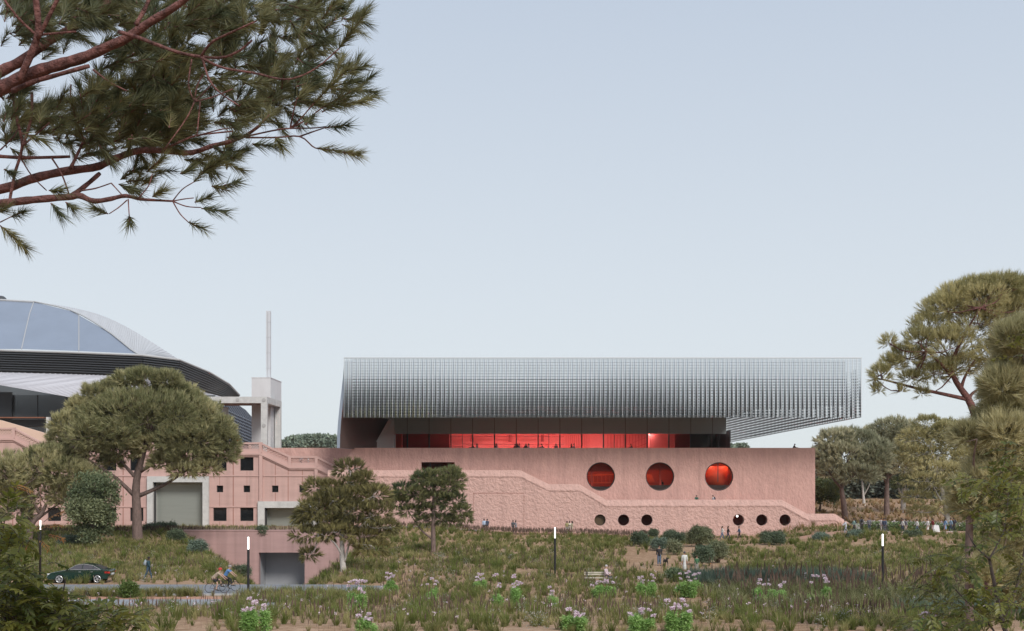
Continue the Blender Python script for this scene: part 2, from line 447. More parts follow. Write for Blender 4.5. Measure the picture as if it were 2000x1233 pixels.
# hidden door outline in the rough plaster
b = MB(); t = 0.05; y0 = YL - 0.012
x0, x1, z0, z1 = X(925,YL), X(1023,YL), -0.5, Z(964,YL)
b.box(x0-t, x0, y0, YL, z0, z1); b.box(x1, x1+t, y0, YL, z0, z1); b.box(x0-t, x1+t, y0, YL, z1, z1+t*1.6)
b.build('door_joint', m_pink_dark, bld)
m_lamp_in = mat('warm_lamp', (1,0.9,0.8), 0.5, emit=9, ecol=(1,0.78,0.66))
for i, (cx_, cz_, r) in enumerate(big):
    w = empty('round_window', (cx_, YU, cz_), None, None); w.parent = bld; w.location = Vector((cx_,YU,cz_)) - ORG[bld.name]
    ORG[w.name] = Vector((cx_,YU,cz_))
    b = MB(); b.ring((cx_, YU+0.42, cz_), r-0.05, 0.10, n=40, m=5)
    if i == 2: b.box(cx_-0.16, cx_-0.05, YU+0.38, YU+0.46, cz_-0.8, cz_+2.0)
    b.build('frame', m_frame, w)
    b = MB(); b.disc((cx_, YU+0.45, cz_), r-0.03, 0.02, 40); b.build('pane', m_pane, w)
# interior rooms behind the big windows
def room(name, x0, x1, y0, y1, z0, z1, mw, mf, mc, parent):
    b = MB()
    b.poly([(x0,y1,z0),(x1,y1,z0),(x1,y1,z1),(x0,y1,z1)],0); b.poly([(x0,y0,z0),(x0,y1,z0),(x0,y1,z1),(x0,y0,z1)],0)
    b.poly([(x1,y1,z0),(x1,y0,z0),(x1,y0,z1),(x1,y1,z1)],0); b.poly([(x0,y0,z0),(x1,y0,z0),(x1,y1,z0),(x0,y1,z0)],1)
    b.poly([(x0,y1,z1),(x1,y1,z1),(x1,y0,z1),(x0,y0,z1)],2)
    return b.build(name, [mw, mf, mc], parent)
for i, (cx_, cz_, r) in enumerate(big):
    rm = room('interior_room', cx_-4.2, cx_+4.2, YU+0.75, YU+8, cz_-2.3, cz_+2.6, m_red_d if i < 2 else m_red, m_dark_in, m_red_d if i < 2 else m_red, bld)
    b = MB()
    d_ = MB(); d_.box(cx_-4, cx_+4, YU+1.0, YU+1.25, cz_-2.25, cz_-(1.25 if i else 1.45)); d_.build('low_shade_box', m_dark_in, bld)  # added dark box standing for the dim lower part of the opening
    if i < 2:
        d_ = MB(); d_.box(cx_-4, cx_+4, YU+2.2, YU+2.5, cz_+0.75+0.25*i, cz_+2.5); d_.box(cx_-1.3+1.5*i, cx_-1.05+1.5*i, YU+2.0, YU+2.19, cz_-2.2, cz_+2.5); d_.build('top_shade_boxes', m_red_d, bld)  # boxes added to shade the upper part of the opening
    if i == 0:
        b.box(cx_-2.6, cx_+2.4, YU+5.5, YU+5.7, cz_-1.0, cz_-0.85)
        for k in range(9): b.box(cx_-2.5+k*0.6, cx_-2.42+k*0.6, YU+5.5, YU+5.6, cz_-0.85, cz_+0.1)
        b.beam((cx_-2.6,YU+5.5,cz_+0.15),(cx_+2.6,YU+5.5,cz_+0.3),0.1,0.12)
        b.build('railing', m_red, bld)
    if i == 1:
        b.poly([(cx_-2.4,YU+5,cz_-0.9),(cx_-0.1,YU+5,cz_-0.9),(cx_-0.7,YU+5,cz_+0.35),(cx_-2.4,YU+5,cz_+0.35)])
        b.build('lit_panel', m_red, bld)
    if i == 2:
        b.tube([(cx_,YU+3.4,cz_-1.4),(cx_,YU+3.4,cz_+1.5)], 1.9, 28); b.build('curved_counter', m_red, bld, smooth=True)
    b = MB(); ly = 1.6 if i == 2 else 3.6; b.box(cx_-1.6, cx_+1.6, YU+ly, YU+ly+0.8, cz_+2.5, cz_+2.56); b.build('ceiling_lamp', mat('room_lamp_%d' % i, (1,0.8,0.7), emit=(16,15,34)[i], ecol=(1,0.62,0.42)), bld)
for i, (cx_, cz_, r) in enumerate(small):
    w = empty('porthole', (cx_, YL, cz_), None, None); w.parent = bld; w.location = Vector((cx_,YL,cz_)) - ORG[bld.name]; ORG[w.name] = Vector((cx_,YL,cz_))
    b = MB(); b.ring((cx_, YL+0.52, cz_), r-0.01, 0.045, n=28, m=5); b.build('frame', m_frame, w)
    b = MB(); b.disc((cx_, YL+0.55, cz_), r-0.02, 0.02, 28); b.build('pane', m_pane if i != 0 else mat('bronze_pane', (0.10,0.075,0.05), 0.08), w)
    if i:
        room('porthole_room', cx_-1.2, cx_+1.2, YL+1.12, YL+3.9, cz_-1.1, cz_+1.1, m_red_d, m_dark_in, m_dark_in, bld)
    if i == 3:
        b = MB(); b.ball((cx_+0.1, YL+1.6, cz_+0.5), 0.14); b.build('globe_lamp', mat('globe_lamp', (1,1,0.95), emit=6), bld)
rm = room('slot_room', slot[0][0]-1, slot[1][0]+1, YU+0.72, YU+5, slot[0][1]-0.6, slot[2][1]+0.6, m_red_d, m_dark_in, m_dark_in, bld)
w = MB(); w.box(slot[0][0], slot[1][0], YU+0.35, YU+0.38, slot[0][1], slot[2][1]); w.build('slot_pane', m_pane, bld)
w = MB(); xm = slot[0][0] + 1.22; w.box(xm, xm+0.07, YU+0.3, YU+0.34, slot[0][1], slot[2][1]); w.build('mullion', m_frame, bld)
# ================================================================== metal pavilion
YP = 171.0
pav = empty('metal_pavilion', (X(1095,YP), 196, 10.95), 'large silver pavilion with perforated corrugated screen over a red lit hall', 'pavilion')
m_screen = mat('zinc_screen', (0.74,0.76,0.78), 0.09, metal=1.0, var=0.03, vscale=0.4)
m_edge = mat('screen_edge', (0.70,0.72,0.74), 0.35, metal=0.5)
m_grey = mat('grey_fascia', (0.56,0.66,0.66), 0.55, var=0.04, vscale=0.4)
m_grey_dark = mat('dark_end_panel', (0.035,0.04,0.038), 0.4)
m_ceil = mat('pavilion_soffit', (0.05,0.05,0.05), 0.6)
m_brown_refl = mat('brown_reflection_lining', (0.14,0.095,0.085), 0.45, metal=0.4, bump2=('Y', 3.2, 0.12))  # brown base colour stands for the pink terrace mirrored in the metal
def ring_cells(corners, rad, asp=1.0):
    """corners (n,4,3) cells, each with an octagonal hole of relative radius rad -> V, quads"""
    c = corners; n = len(c)
    mid = c.mean(1); u = (c[:,1]-c[:,0])/2; v = (c[:,3]-c[:,0])/2
    out = np.stack([c[:,0], (c[:,0]+c[:,1])/2, c[:,1], (c[:,1]+c[:,2])/2, c[:,2], (c[:,2]+c[:,3])/2, c[:,3], (c[:,3]+c[:,0])/2], 1)
    ang = np.radians([225,270,315,0,45,90,135,180])
    lu = np.linalg.norm(u,axis=1); lv = np.linalg.norm(v,axis=1)
    rr = np.asarray(rad)
    fu = np.minimum(rr/lu, 0.93); fv = np.minimum(rr/lv, 0.93)
    inn = mid[:,None,:] + (np.cos(ang)[None,:,None]*(u*fu[:,None])[:,None,:] + np.sin(ang)[None,:,None]*(v*fv[:,None])[:,None,:])
    V = np.concatenate([out, inn], 1).reshape(-1,3)
    base = (np.arange(n)*16)[:,None]; q = []
    for k in range(8):
        q.append(np.stack([base[:,0]+k, base[:,0]+(k+1)%8, base[:,0]+8+(k+1)%8, base[:,0]+8+k],1))
    return V, np.concatenate(q)
NC, NR = 117, 21
xa, xb, za, zb = X(672,YP), X(1682,YP), Z(815.5,YP), Z(700,YP)
pit = (xb-xa)/NC; rh = (zb-za)/NR
cells, rads = [], []
prof = [(0.0,0.0),(0.5,0.10),(1.0,0.0)]
for i in range(NC):
    for (ua,ya),(ub,yb) in zip(prof[:-1],prof[1:]):
        for j in range(NR):
            x0, x1 = xa+(i+ua)*pit, xa+(i+ub)*pit
            z0, z1 = za+j*rh, za+(j+1)*rh
            cells.append([(x0,YP+ya,z0),(x1,YP+yb,z0),(x1,YP+yb,z1),(x0,YP+ya,z1)])
            rads.append(0.105 if j < NR-7 else 0.07)
V, Q = ring_cells(np.array(cells), np.array(rads))
mesh_np('front_screen', V, Q, m_screen, pav)
b = MB()
for i in range(NC+1): b.box(xa+i*pit-0.022, xa+i*pit+0.022, YP-0.07, YP-0.004, za, zb)
b.build('screen_ribs', m_edge, pav)
b = MB(); b.box(xa-0.05, xb+0.1, YP-0.08, YP+0.35, zb, zb+0.10); b.build('top_rail', m_edge, pav)
# right perforated wing
ncx, ncz = 92, 16
A0, A1 = P(1681,815.5,YP+0.2), P(1418,866,215.0)
cells = []
for i in range(ncx):
    p0 = A0.lerp(A1, i/ncx); p1 = A0.lerp(A1, (i+1)/ncx)
    for j in range(ncz):
        h0, h1 = j*0.42, (j+1)*0.42
        cells.append([p0+Vector((0,0,h0)), p1+Vector((0,0,h0)), p1+Vector((0,0,h1)), p0+Vector((0,0,h1))])
V, Q = ring_cells(np.array([[tuple(v) for v in c] for c in cells]), np.full(len(cells), 0.135))
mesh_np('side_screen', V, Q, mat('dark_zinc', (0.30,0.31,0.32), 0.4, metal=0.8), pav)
# left curved wing, seen from inside
profl = [(672,704),(669.5,735),(666,765),(662.5,795),(659.5,825),(657.8,850),(657.3,875.2)]
b = MB()
pf = [(X(p,YP), Z(q,YP)) for p,q in profl]
sh, yb_ = -19.3-X(657.5,YP), 205.0
thk = 0.42
for (x0,z0),(x1,z1) in zip(pf[:-1],pf[1:]):
    b.poly([(x0+thk,YP+.3,z0),(x1+thk,YP+.3,z1),(x1+thk+sh,yb_,z1),(x0+thk+sh,yb_,z0)],0)
    b.poly([(x0,YP+.3,z0),(x0+sh,yb_,z0),(x1+sh,yb_,z1),(x1,YP+.3,z1)],1)
    b.poly([(x0,YP+.3,z0),(x1,YP+.3,z1),(x1+thk,YP+.3,z1),(x0+thk,YP+.3,z0)],1)
b.build('side_wing', [m_brown_refl, mat('blue_steel', (0.34,0.39,0.47), 0.4, metal=0.5)], pav)
# roof slab and soffit
YH = 196.0
xh0, xh1 = X(770,YH), X(1418,YH)
zc = Z(812,YH)
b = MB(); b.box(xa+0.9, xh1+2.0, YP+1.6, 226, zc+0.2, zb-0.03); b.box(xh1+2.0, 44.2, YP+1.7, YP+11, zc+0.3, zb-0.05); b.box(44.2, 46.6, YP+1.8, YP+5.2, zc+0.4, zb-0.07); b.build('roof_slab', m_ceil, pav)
zf1, zf0 = Z(847.5,YH), 10.95
b = MB(); b.box(xh0, xh1, YH, YH+0.5, zf1, zc+0.19); b.build('fascia', m_grey, pav)
mx = [838+42.6*k for k in range(-1,14)]
for p in mx:
    if p > 775:
        b = MB(); b.box(X(p,YH)-0.025, X(p,YH)+0.025, YH-0.012, YH, zf1, zc); b.build('fascia_joint', mat('joint_black', (0.02,0.02,0.02)), pav)
# sloped grey flank on the left of the hall
b = MB()
q0,q1,q2,q3 = P(727,876,YH-6), P(760,818,YH-3), P(770,818,YH), P(770,876,YH)
b.poly([q0, q3, q2, q1]); b.poly([q0+Vector((-.5,5,0)), q1+Vector((-.5,5,0)), q1, q0]); b.build('flank_wall', m_grey, pav)
for p in mx:
    wdt = 0.20
    b = MB(); b.box(X(p,YH)-wdt/2, X(p,YH)+wdt/2, YH+0.05, YH+0.35, zf0, zf1); b.build('mullion', m_frame, pav)
for p in (903, 1072, 1200, 1306, 1384, 1404):
    b = MB(); b.box(X(p,YH)-0.05, X(p,YH)+0.05, YH+0.1, YH+0.25, zf0, zf1); b.build('thin_mullion', m_frame, pav)
b = MB(); b.box(xh0, xh1, YH+0.18, YH+0.20, zf0, zf1); b.build('hall_glass', m_pane, pav)
YB = 209.0
m_hall = mat('red_hall_wall', (0.78,0.18,0.17), 0.6, var=0.12, vscale=0.5)
m_hall_s = mat('red_slatted_wall', (0.30,0.03,0.03), 0.6, bump2=('X', 2.0, 0.1))
b = MB()
b.box(X(877,YB)-0.0, X(1345,YB), YB, YB+0.3, 10.95, 15.3); b.build('hall_back_wall', m_hall, pav)
b = MB(); b.box(X(1345,YB), X(1419,YB), YB+0.4, YB+0.7, 10.95, 15.4); b.build('dark_end_wall', m_grey_dark, pav)
b = MB(); b.box(X(1400,YB), X(1400,YB)+0.12, YH+0.6, YB+0.3, 10.95, 15.3); b.build('end_partition', m_frame, pav)
b = MB(); b.box(X(786,YH+4), X(878,YH+4), YH+4, YH+4.3, 10.95, 15.2); b.build('slatted_wall', m_hall_s, pav)
b = MB(); b.box(X(1318,YH+3), X(1348,YH+3), YH+3, YH+3.3, 10.95, 15.2); b.build('slatted_screen', m_hall_s, pav)
b = MB(); b.box(X(773,YH+1), X(785,YH+1), YH+0.8, YH+2, 10.95, 15.2); b.build('red_pillar', mat('red_pillar', (0.70,0.05,0.03), 0.5), pav)
b = MB(); b.box(X(1268,YH+5), X(1302,YH+5), YH+5, YH+6, 10.95, 15.2); b.build('red_block', m_hall, pav)
b = MB(); b.box(xh0, X(1350,YH), YH+0.55, YB+0.3, 15.28, 15.4); b.build('hall_ceiling', m_hall, pav)
# slatted frames, beams and stair inside the hall
b = MB()
for k in range(14):
    x = X(1186,YB) + k*0.52
    b.box(x, x+0.10, YB-0.8, YB-0.6, 10.95, 15.2)
b.build('slatted_frame', mat('red_slats', (0.55,0.06,0.05), 0.5), pav)
b = MB()
b.beam((X(1190,YB),YB-2,11.2),(X(1265,YB),YB-2,13.6),0.2,0.14); b.beam((X(1190,YB),YB-2,12.2),(X(1265,YB),YB-2,14.6),0.1,0.08)
b.build('stair', mat('red_slats', (0.55,0.06,0.05)), pav)
b = MB()
for k in range(12):
    x = X(1105,YB)+k*0.35; b.box(x, x+0.06, YB-0.8, YB-0.7, 12.2, 15.2)
b.build('slatted_frame', mat('red_slats', (0.55,0.06,0.05), 0.5), pav)
b = MB()
for zz in (14.55, 13.2): b.box(X(880,YB), X(1100,YB), YB-3.4, YB-3.3, zz, zz+0.08)
for p in (922, 996, 1058): b.box(X(p,YB)-0.25, X(p,YB)+0.25, YB-3.5, YB-3.2, 13.7, 14.9)
b.build('hanging_trusses', m_hall_s, pav)
for p in (905, 958, 1000, 1045, 1080, 1120, 1160, 1210, 1262):
    b = MB(); b.box(X(p,YH+5)-0.8, X(p,YH+5)+0.8, YH+4.6, YH+5.2, 15.18, 15.26); b.build('ceiling_lamp', mat('hall_lamp', (1,0.9,0.85), emit=95, ecol=(1,0.82,0.78)), pav)
# ================================================================== pink hall wall on the left, with windows, cornice and balustrade
YS = 176.6
sw = empty('pink_hall', (X(250,YS), YS, 0.5), 'pink concrete hall front with square dark windows and lattice balustrade', 'building')
cor = [(-60,860),(27,860),(82,888.6),(509,888.6),(566,915.5),(618,915.5),(668,941)]
CP = [(X(p,YS), Z(q,YS)) for p,q in cor]
cols_ = [-2,52,106,160,214,267,429.5,482]
holes, wins = [], []
for c in cols_:
    for y0, y1, hw in ((893.5,919.5,13),(948.6,961.8,6.4),(992,1018,13)):
        if c in (-2,52) and y0 < 900: continue
        wins.append((c-hw, c+hw, y0, y1))
for c in (537.4, 590.7, 644.5): wins.append((c-6.3, c+6.3, 948.6, 961.8))
holes = [prect(*w, YS) for w in wins]
holes.append(prect(298, 398, 941, 1040, YS)); holes.append(prect(517.6, 612, 992, 1040, YS))
b = MB(); plate(b, CP + [(CP[-1][0], -1.5), (CP[0][0], -1.5)], holes, YS, YS + 0.9)
b.build('front_wall', m_pink_board, sw)
for (x0,x1,y0,y1) in wins:
    xa_, xb_, z0, z1 = X(x0,YS), X(x1,YS), Z(y1,YS), Z(y0,YS)
    fb = MB(); t = 0.07
    fb.box(xa_, xa_+t, YS+0.28, YS+0.4, z0, z1); fb.box(xb_-t, xb_, YS+0.28, YS+0.4, z0, z1); fb.box(xa_+t, xb_-t, YS+0.28, YS+0.4, z0, z0+t); fb.box(xa_+t, xb_-t, YS+0.28, YS+0.4, z1-t, z1)
    fo = fb.build('window', m_frame, sw)
    pb = MB(); pb.box(xa_+t, xb_-t, YS+0.33, YS+0.36, z0+t, z1-t); pb.build('pane', m_glass_dark, fo)
# grooves, string courses and pilasters
b = MB(); e = 0.012
for p in (455.6, 240.5, 187, 133, 79, 25): b.box(X(p,YS)-0.07, X(p,YS)+0.07, YS-e, YS, 0.3, Z(889,YS))
for p in (428.8, 482.4, 267, 214, 160, 106, 52):
    for t0, t1 in ((889,893),(920,948),(962.4,991.5),(1018.5,1032)):
        if p == 52 and t0 < 890: continue
        b.box(X(p,YS)-0.03, X(p,YS)+0.03, YS-e, YS, Z(t1,YS), Z(t0,YS))
for p, t0, t1 in ((537.7,903,948),(537.7,962.4,979),(562.8,915,979),(590.6,917,948),(590.6,962.4,979)): b.box(X(p,YS)-0.05, X(p,YS)+0.05, YS-e, YS, Z(t1,YS), Z(t0,YS))
b.build('wall_joints', m_pink_dark, sw)
b = MB()
for x0,x1 in ((-60,289),(409,506)):
    for q in (929.5, 990): b.box(X(x0,YS), X(x1,YS), YS-0.10, YS-e-0.001, Z(q,YS)-0.10, Z(q,YS)+0.10)
b.box(X(514,YS), X(660,YS), YS-0.10, YS-e-0.001, Z(929.5,YS)-0.10, Z(929.5,YS)+0.08)
b.build('string_course', m_pink, sw)
for p, t0 in ((510,889),(618,916)):
    b = MB(); b.box(X(p-3.2,YS), X(p+3.2,YS), YS-0.28, YS-e, Z(979,YS), Z(t0,YS)); b.build('pilaster', m_pink, sw)
def sweep(b, path, y0, y1, dz0, dz1):
    for (xa_,za_),(xb_,zb_) in zip(path[:-1],path[1:]):
        n = len(b.v)
        b.v += [(xa_,y0,za_+dz0),(xb_,y0,zb_+dz0),(xb_,y1,zb_+dz0),(xa_,y1,za_+dz0),(xa_,y0,za_+dz1),(xb_,y0,zb_+dz1),(xb_,y1,zb_+dz1),(xa_,y1,za_+dz1)]
        for q in ((0,3,2,1),(4,5,6,7),(0,1,5,4),(1,2,6,5),(2,3,7,6),(3,0,4,7)): b.f.append([n+k for k in q]); b.m.append(0)
b = MB(); sweep(b, CP, YS-0.32, YS+0.5, 0.0, 0.30); sweep(b, CP, YS-0.16, YS-0.013, -0.22, 0.0); b.build('cornice', m_pink, sw)
bal = MB()
sweep(bal, CP, YS-0.12, YS+0.28, 0.30, 0.82); sweep(bal, CP, YS-0.16, YS+0.32, 1.52, 1.78)
for (x_,z_) in CP[1:-1]: bal.box(x_-0.22, x_+0.22, YS-0.2, YS+0.36, z_+0.3, z_+1.80)
for p in (300, 420): bal.box(X(p,YS)-0.22, X(p,YS)+0.22, YS-0.2, YS+0.36, CP[2][1]+0.3, CP[2][1]+1.80)
bal.build('balustrade', m_pink, sw)
lat = MB()
for (xa_,za_),(xb_,zb_) in zip(CP[:-1],CP[1:]):
    L_ = xb_-xa_; n = max(3, int(L_/0.38)); st = L_/n
    for k in range(n):
        for up in (0,1):
            x0 = xa_+k*st; x1 = x0+st
            s0 = za_+(zb_-za_)*(x0-xa_)/L_; s1 = za_+(zb_-za_)*(x1-xa_)/L_
            zl, zm, zh = 0.82, 1.17, 1.52
            for (p0,p1) in (((x0,s0+zl),(x1,s1+zm)),((x0,s0+zm),(x1,s1+zl)),((x0,s0+zm),(x1,s1+zh)),((x0,s0+zh),(x1,s1+zm))):
                if up: lat.beam((p0[0],YS+0.08,p0[1]),(p1[0],YS+0.08,p1[1]),0.12,0.085)
lat.build('lattice', m_pink, sw)
# terrace behind the balustrade
b = MB(); sweep(b, CP, YS+0.9, YU, -0.05, 0.02); b.build('terrace_floor', m_pink, sw)
# portals
def portal(x0,x1,y0,ix0,ix1,iy0,label):
    b = MB(); zb_ = 0.2
    b.box(X(x0,YS),X(ix0,YS),YS-0.45,YS+1.5,zb_,Z(y0,YS)); b.box(X(ix1,YS),X(x1,YS),YS-0.45,YS+1.5,zb_,Z(y0,YS)); b.box(X(ix0,YS),X(ix1,YS),YS-0.45,YS+1.5,Z(iy0,YS),Z(y0,YS))
    o = b.build('portal_frame', m_conc, sw)
    c = MB(); c.box(X(ix0-4,YS),X(ix1+4,YS),YS+1.51,YS+1.6,zb_,Z(iy0-4,YS)); c.build('portal_shutter', mat('frosted_shutter', (0.40,0.43,0.40), 0.28, metal=0.45, var=0.04, vscale=1, stretch=(0.2,1,4)), o)
    c = MB(); c.box(X(ix0,YS),X(ix0+3,YS),YS+0.2,YS+0.5,zb_,Z(iy0,YS)); c.build('guide_rail', m_frame, o)
portal(288.7,409,930.5,300,397,942,'')
portal(504.5,626,979.4,517.6,612,992,'')
# ================================================================== tunnel wall
YT = 149.6
tun = empty('tunnel_portal', (X(551,YT), YT, -5.5), 'low mauve pink retaining wall with a square tunnel mouth', 'tunnel')
b = MB(); plate(b, rect(X(353,YT),X(749,YT),-7,Z(1037.5,YT)), [rect(X(505.5,YT),X(595,YT),-6.6,Z(1079.5,YT))], YT, YT+1.0)
b.box(X(749,YT)-1.0, X(749,YT), YT+1.0, YT+6, -1, Z(1037.5,YT)); b.box(X(353,YT), X(353,YT)+1.0, YT+1.0, YT+6, -1, Z(1037.5,YT))
b.build('retaining_wall', m_tunnel, tun)
b = MB(); b.box(X(352,YT), X(750,YT), YT-0.06, YT+1.06, Z(1037.5,YT), Z(1037.5,YT)+0.12); b.build('coping', m_tunnel, tun)
m_tin = mat('tunnel_lining', (0.40,0.41,0.43), 0.5, var=0.05)
room('tunnel_lining', X(505.5,YT)-0.02, X(595,YT)+0.02, YT+1.0, YT+4.2, -5.52, Z(1079.5,YT)+0.02, m_tin, m_asph, m_tin, tun)
# ================================================================== arena behind the pink hall
are = empty('domed_arena', (X(100,240), 240, 0.5), 'domed sports arena with pale ribbed roof and black louvre band', 'arena')
m_dome_f = mat('blue_roof_sheet', (0.235,0.28,0.36), 0.4, metal=0.1, var=0.08, vscale=0.12)
m_dome_r = mat('pale_ribbed_roof', (0.52,0.53,0.55), 0.45)
m_eave = mat('pale_ribbed_eave', (0.52,0.52,0.56), 0.5)
m_trim = mat('pale_trim', (0.42,0.43,0.44), 0.6)
m_louv = mat('black_louvre', (0.022,0.025,0.03), 0.45)
m_slat = mat('dark_slat', (0.075,0.082,0.09), 0.4, metal=0.3)
m_aglass = mat('arena_glass', (0.16,0.17,0.18), 0.10, metal=0.55)
m_shell = mat('slate_ribbed_wall', (0.13,0.15,0.19), 0.5, bump2=('DIAGONAL', 0.9, 0.3))
edge = [(-60,583,252),(66,590,252),(143,609,250),(210,647.5,243),(266,691,236)]
for pts in ([(-60,682,236),(42,682,236),(50,646,242),(58,612,248),(66,590,252),(-60,583,252)],
            [(42,682,236),(154,686,236),(154,616,249),(143,609,250),(66,590,252),(58,612,248),(50,646,242)],
            [(154,686,236),(266,691,236),(210,647.5,243),(154,616,249)]):
    MB().poly([P(*p) for p in pts]).build('roof_panel', m_dome_f, are)
for a_ in (((42,682,235.9),(50,646,241.9),(58,612,247.9),(66,590,251.9)), ((154,686,235.9),(154,616,248.9),(143,609,249.9))):
    b = MB(); b.tube([P(*p) for p in a_], 0.10, 6); b.build('roof_seam', m_trim, are)
inner = [(66,590,252),(143,609,250),(210,647.5,243),(266,691,236),(287,694,236)]
outer = [(66,589,252.5),(140,601,262),(200,617,269),(262,647,276),(350,703,282)]
NI = 14
ri = resample([P(*p) for p in inner], NI); ro = resample([P(*p) for p in outer], NI)
b = MB()
for k in range(NI-1): b.poly([ri[k], ri[k+1], ro[k+1], ro[k]])
b.build('ribbed_roof', m_dome_r, are)
b = MB()
for k in range(60):                        # standing seams of the ribbed roof
    t = k/59*(NI-1); i = min(int(t), NI-2); u = t-i
    b.tube([ri[i].lerp(ri[i+1],u)+Vector((0,-.06,.05)), ro[i].lerp(ro[i+1],u)+Vector((0,-.06,.05))], 0.05, 4, cap=False)
b.build('roof_ribs', m_dome_r, are)
b = MB(); b.tube([p + Vector((0,-.1,.1)) for p in ri], 0.16, 6); b.tube([P(-60,583,251.8), P(66,590,251.8)], 0.25, 6); b.build('roof_edge', m_trim, are)
lt = [(-60,684,235),(140,690,235),(280,695.5,235),(350,704,239),(409.5,728.5,251),(448,751.5,261),(468,773,269)]
lb = [(-60,726,235.2),(140,731,235.2),(280,737,235.2),(350,746,239.2),(402,767,251),(434,775.5,261),(455,783,269)]
b = MB()
for i in range(len(lt)-1): b.poly([P(*lb[i]), P(*lb[i+1]), P(*lt[i+1]), P(*lt[i])])
b.build('louvre_band', m_louv, are)
b = MB()
for j in range(1, 9):
    u = j/9
    pts = [P(*lt[i]).lerp(P(*lb[i]), u) + Vector((0,-0.35,0)) for i in range(len(lt))]
    for p,q in zip(pts[:-1],pts[1:]): b.beam(p, q, 0.55, 0.14)
b.build('louvre_slats', m_slat, are)
b = MB(); b.tube([P(*p)+Vector((0,-.3,.1)) for p in lt], 0.22, 6); b.build('eave_trim', m_trim, are)
et = [(-60,726,235),(140,731.5,235),(280,737.5,235),(350,746.5,239),(402,767,251),(440,777,262)]
eb = [(-60,742,230),(0,752.5,230),(136,776,230),(240,797,231),(350,799,236),(440,793,261)]
rt = resample([P(*p) for p in et], 20); rb = resample([P(*p) for p in eb], 20)
b = MB()
for k in range(19): b.poly([rb[k], rb[k+1], rt[k+1], rt[k]])
b.build('eave', m_eave, are)
b = MB()
for k in range(95):
    t = k/94*19; i = min(int(t), 18); u = t-i
    b.tube([rt[i].lerp(rt[i+1],u)+Vector((0,-.06,.05)), rb[i].lerp(rb[i+1],u)+Vector((0,-.06,.05))], 0.05, 4, cap=False)
b.build('eave_ribs', m_eave, are)
b = MB(); b.box(X(-60,236),X(420,236),236,236.4,8,Z(772,236)); b.build('glass_wall', m_aglass, are)
b = MB()
for p in (22, 73, 130, 200, 270): b.box(X(p,235.9)-0.06,X(p,235.9)+0.06,235.8,235.95,8,Z(772,236))
b.build('glazing_bar', m_slat, are)
b = MB(); b.box(X(-60,235),X(22,235),235.2,235.6,Z(816,235),Z(766,235)); b.build('dark_panel', m_louv, are)
b = MB(); b.box(X(-60,228),X(92,228),228,233,Z(832,228),Z(820,228)); b.build('entrance_recess', m_louv, are)
b = MB(); b.box(X(-60,227.8),X(92,227.8),226,228,Z(817.5,227.8),Z(815.5,227.8)); b.build('entrance_canopy', mat('rust_soffit',(0.22,0.09,0.05),0.7), are)
b = MB(); b.box(X(92,227),X(97,227),226.5,227.5,6,Z(815,227)); b.build('entrance_pier', m_conc, are)
sh_ = [(425,786,264),(455,784,266),(480,801,268),(500,824,271),(512,846,273),(516,872,274)]
b = MB()
for i in range(len(sh_)-1): b.poly([P(sh_[i][0],880,sh_[i][2]), P(sh_[i+1][0],880,sh_[i+1][2]), P(*sh_[i+1]), P(*sh_[i])])
b.build('curved_shell', m_shell, are)
b = MB()
for k in range(16):
    y_ = 796+k*6
    pts = [P(p, y_+ (p-430)*0.45, d_-0.3) for p,q,d_ in sh_ if y_+(p-430)*0.45 > q+1 and y_+(p-430)*0.45 < 880]
    if len(pts) > 1: b.tube(pts, 0.09, 4)
b.build('shell_ribs', mat('shell_rib',(0.20,0.23,0.28),0.5), are)
b = MB(); b.box(X(-60,262),X(230,262),275,330,0,Z(725,270)); b.build('rear_body', m_aglass, are)
b = MB(); b.ball(P(2,590,256),(1.3,1.3,1.3),12,8); b.build('roof_vent', m_slat, are)
# sloping beige wall behind the left balustrade
b = MB(); D_ = 200
pts = [P(-60,806,D_),P(0,821,D_),P(100,850,D_),P(140,864,D_),P(470,866,D_),P(470,880,D_),P(-60,880,D_)]
b.poly([pts[k] for k in (0,6,5,4,3,2,1)]); b.poly([pts[0],pts[1],pts[1]+Vector((0,1,0)),pts[0]+Vector((0,1,0))]); b.poly([pts[1],pts[3],pts[3]+Vector((0,1,0)),pts[1]+Vector((0,1,0))])
for k in range(6): b.poly([pts[k]+Vector((0,1,0)), pts[k+1]+Vector((0,1,0)), pts[k+1], pts[k]])
tag(b.build('ramp_parapet', m_beige, origin=P(30,880,D_)), 'sloping beige parapet wall behind the left balustrade', 'wall')
# ================================================================== tower, mast, pergola
twr = empty('concrete_tower', (X(512,216),216,0), 'plain white concrete block tower behind the pergola', 'tower')
b = MB(); b.box(X(491.5,214),X(528.5,214),214,224,0,Z(738.5,214)); b.build('shaft', m_conc_w, twr)
b = MB(); b.box(X(491,214)-0.03,X(529,214)+0.02,213.95,224.05,Z(738.5,214),Z(738.5,214)+0.12); b.build('cap', m_conc_w, twr)
mast = empty('white_mast', P(524.5,738,217), 'tall slender white mast standing on the concrete tower', 'mast')
b = MB(); b.box(X(520.5,217),X(528.7,217),216.6,217.4,Z(738.5,217)+0.13,Z(608,217)); b.build('shaft', mat('mast_white',(0.55,0.57,0.60),0.5), mast)
b = MB()
for k in range(4): b.box(X(520.5,217)-0.02,X(528.7,217)+0.02,216.57,217.43,Z(720-k*30,217),Z(720-k*30,217)+0.06)
b.box(X(523.2,217),X(524.0,217),216.55,216.598,Z(738.5,217)+0.2,Z(608,217)-0.2)
b.build('joint_band', mat('mast_joint',(0.45,0.46,0.48),0.6), mast)
per = empty('concrete_pergola', (X(460,205),205,10.9), 'pale concrete pergola frame with round boss discs', 'pergola')
D_ = 205.0
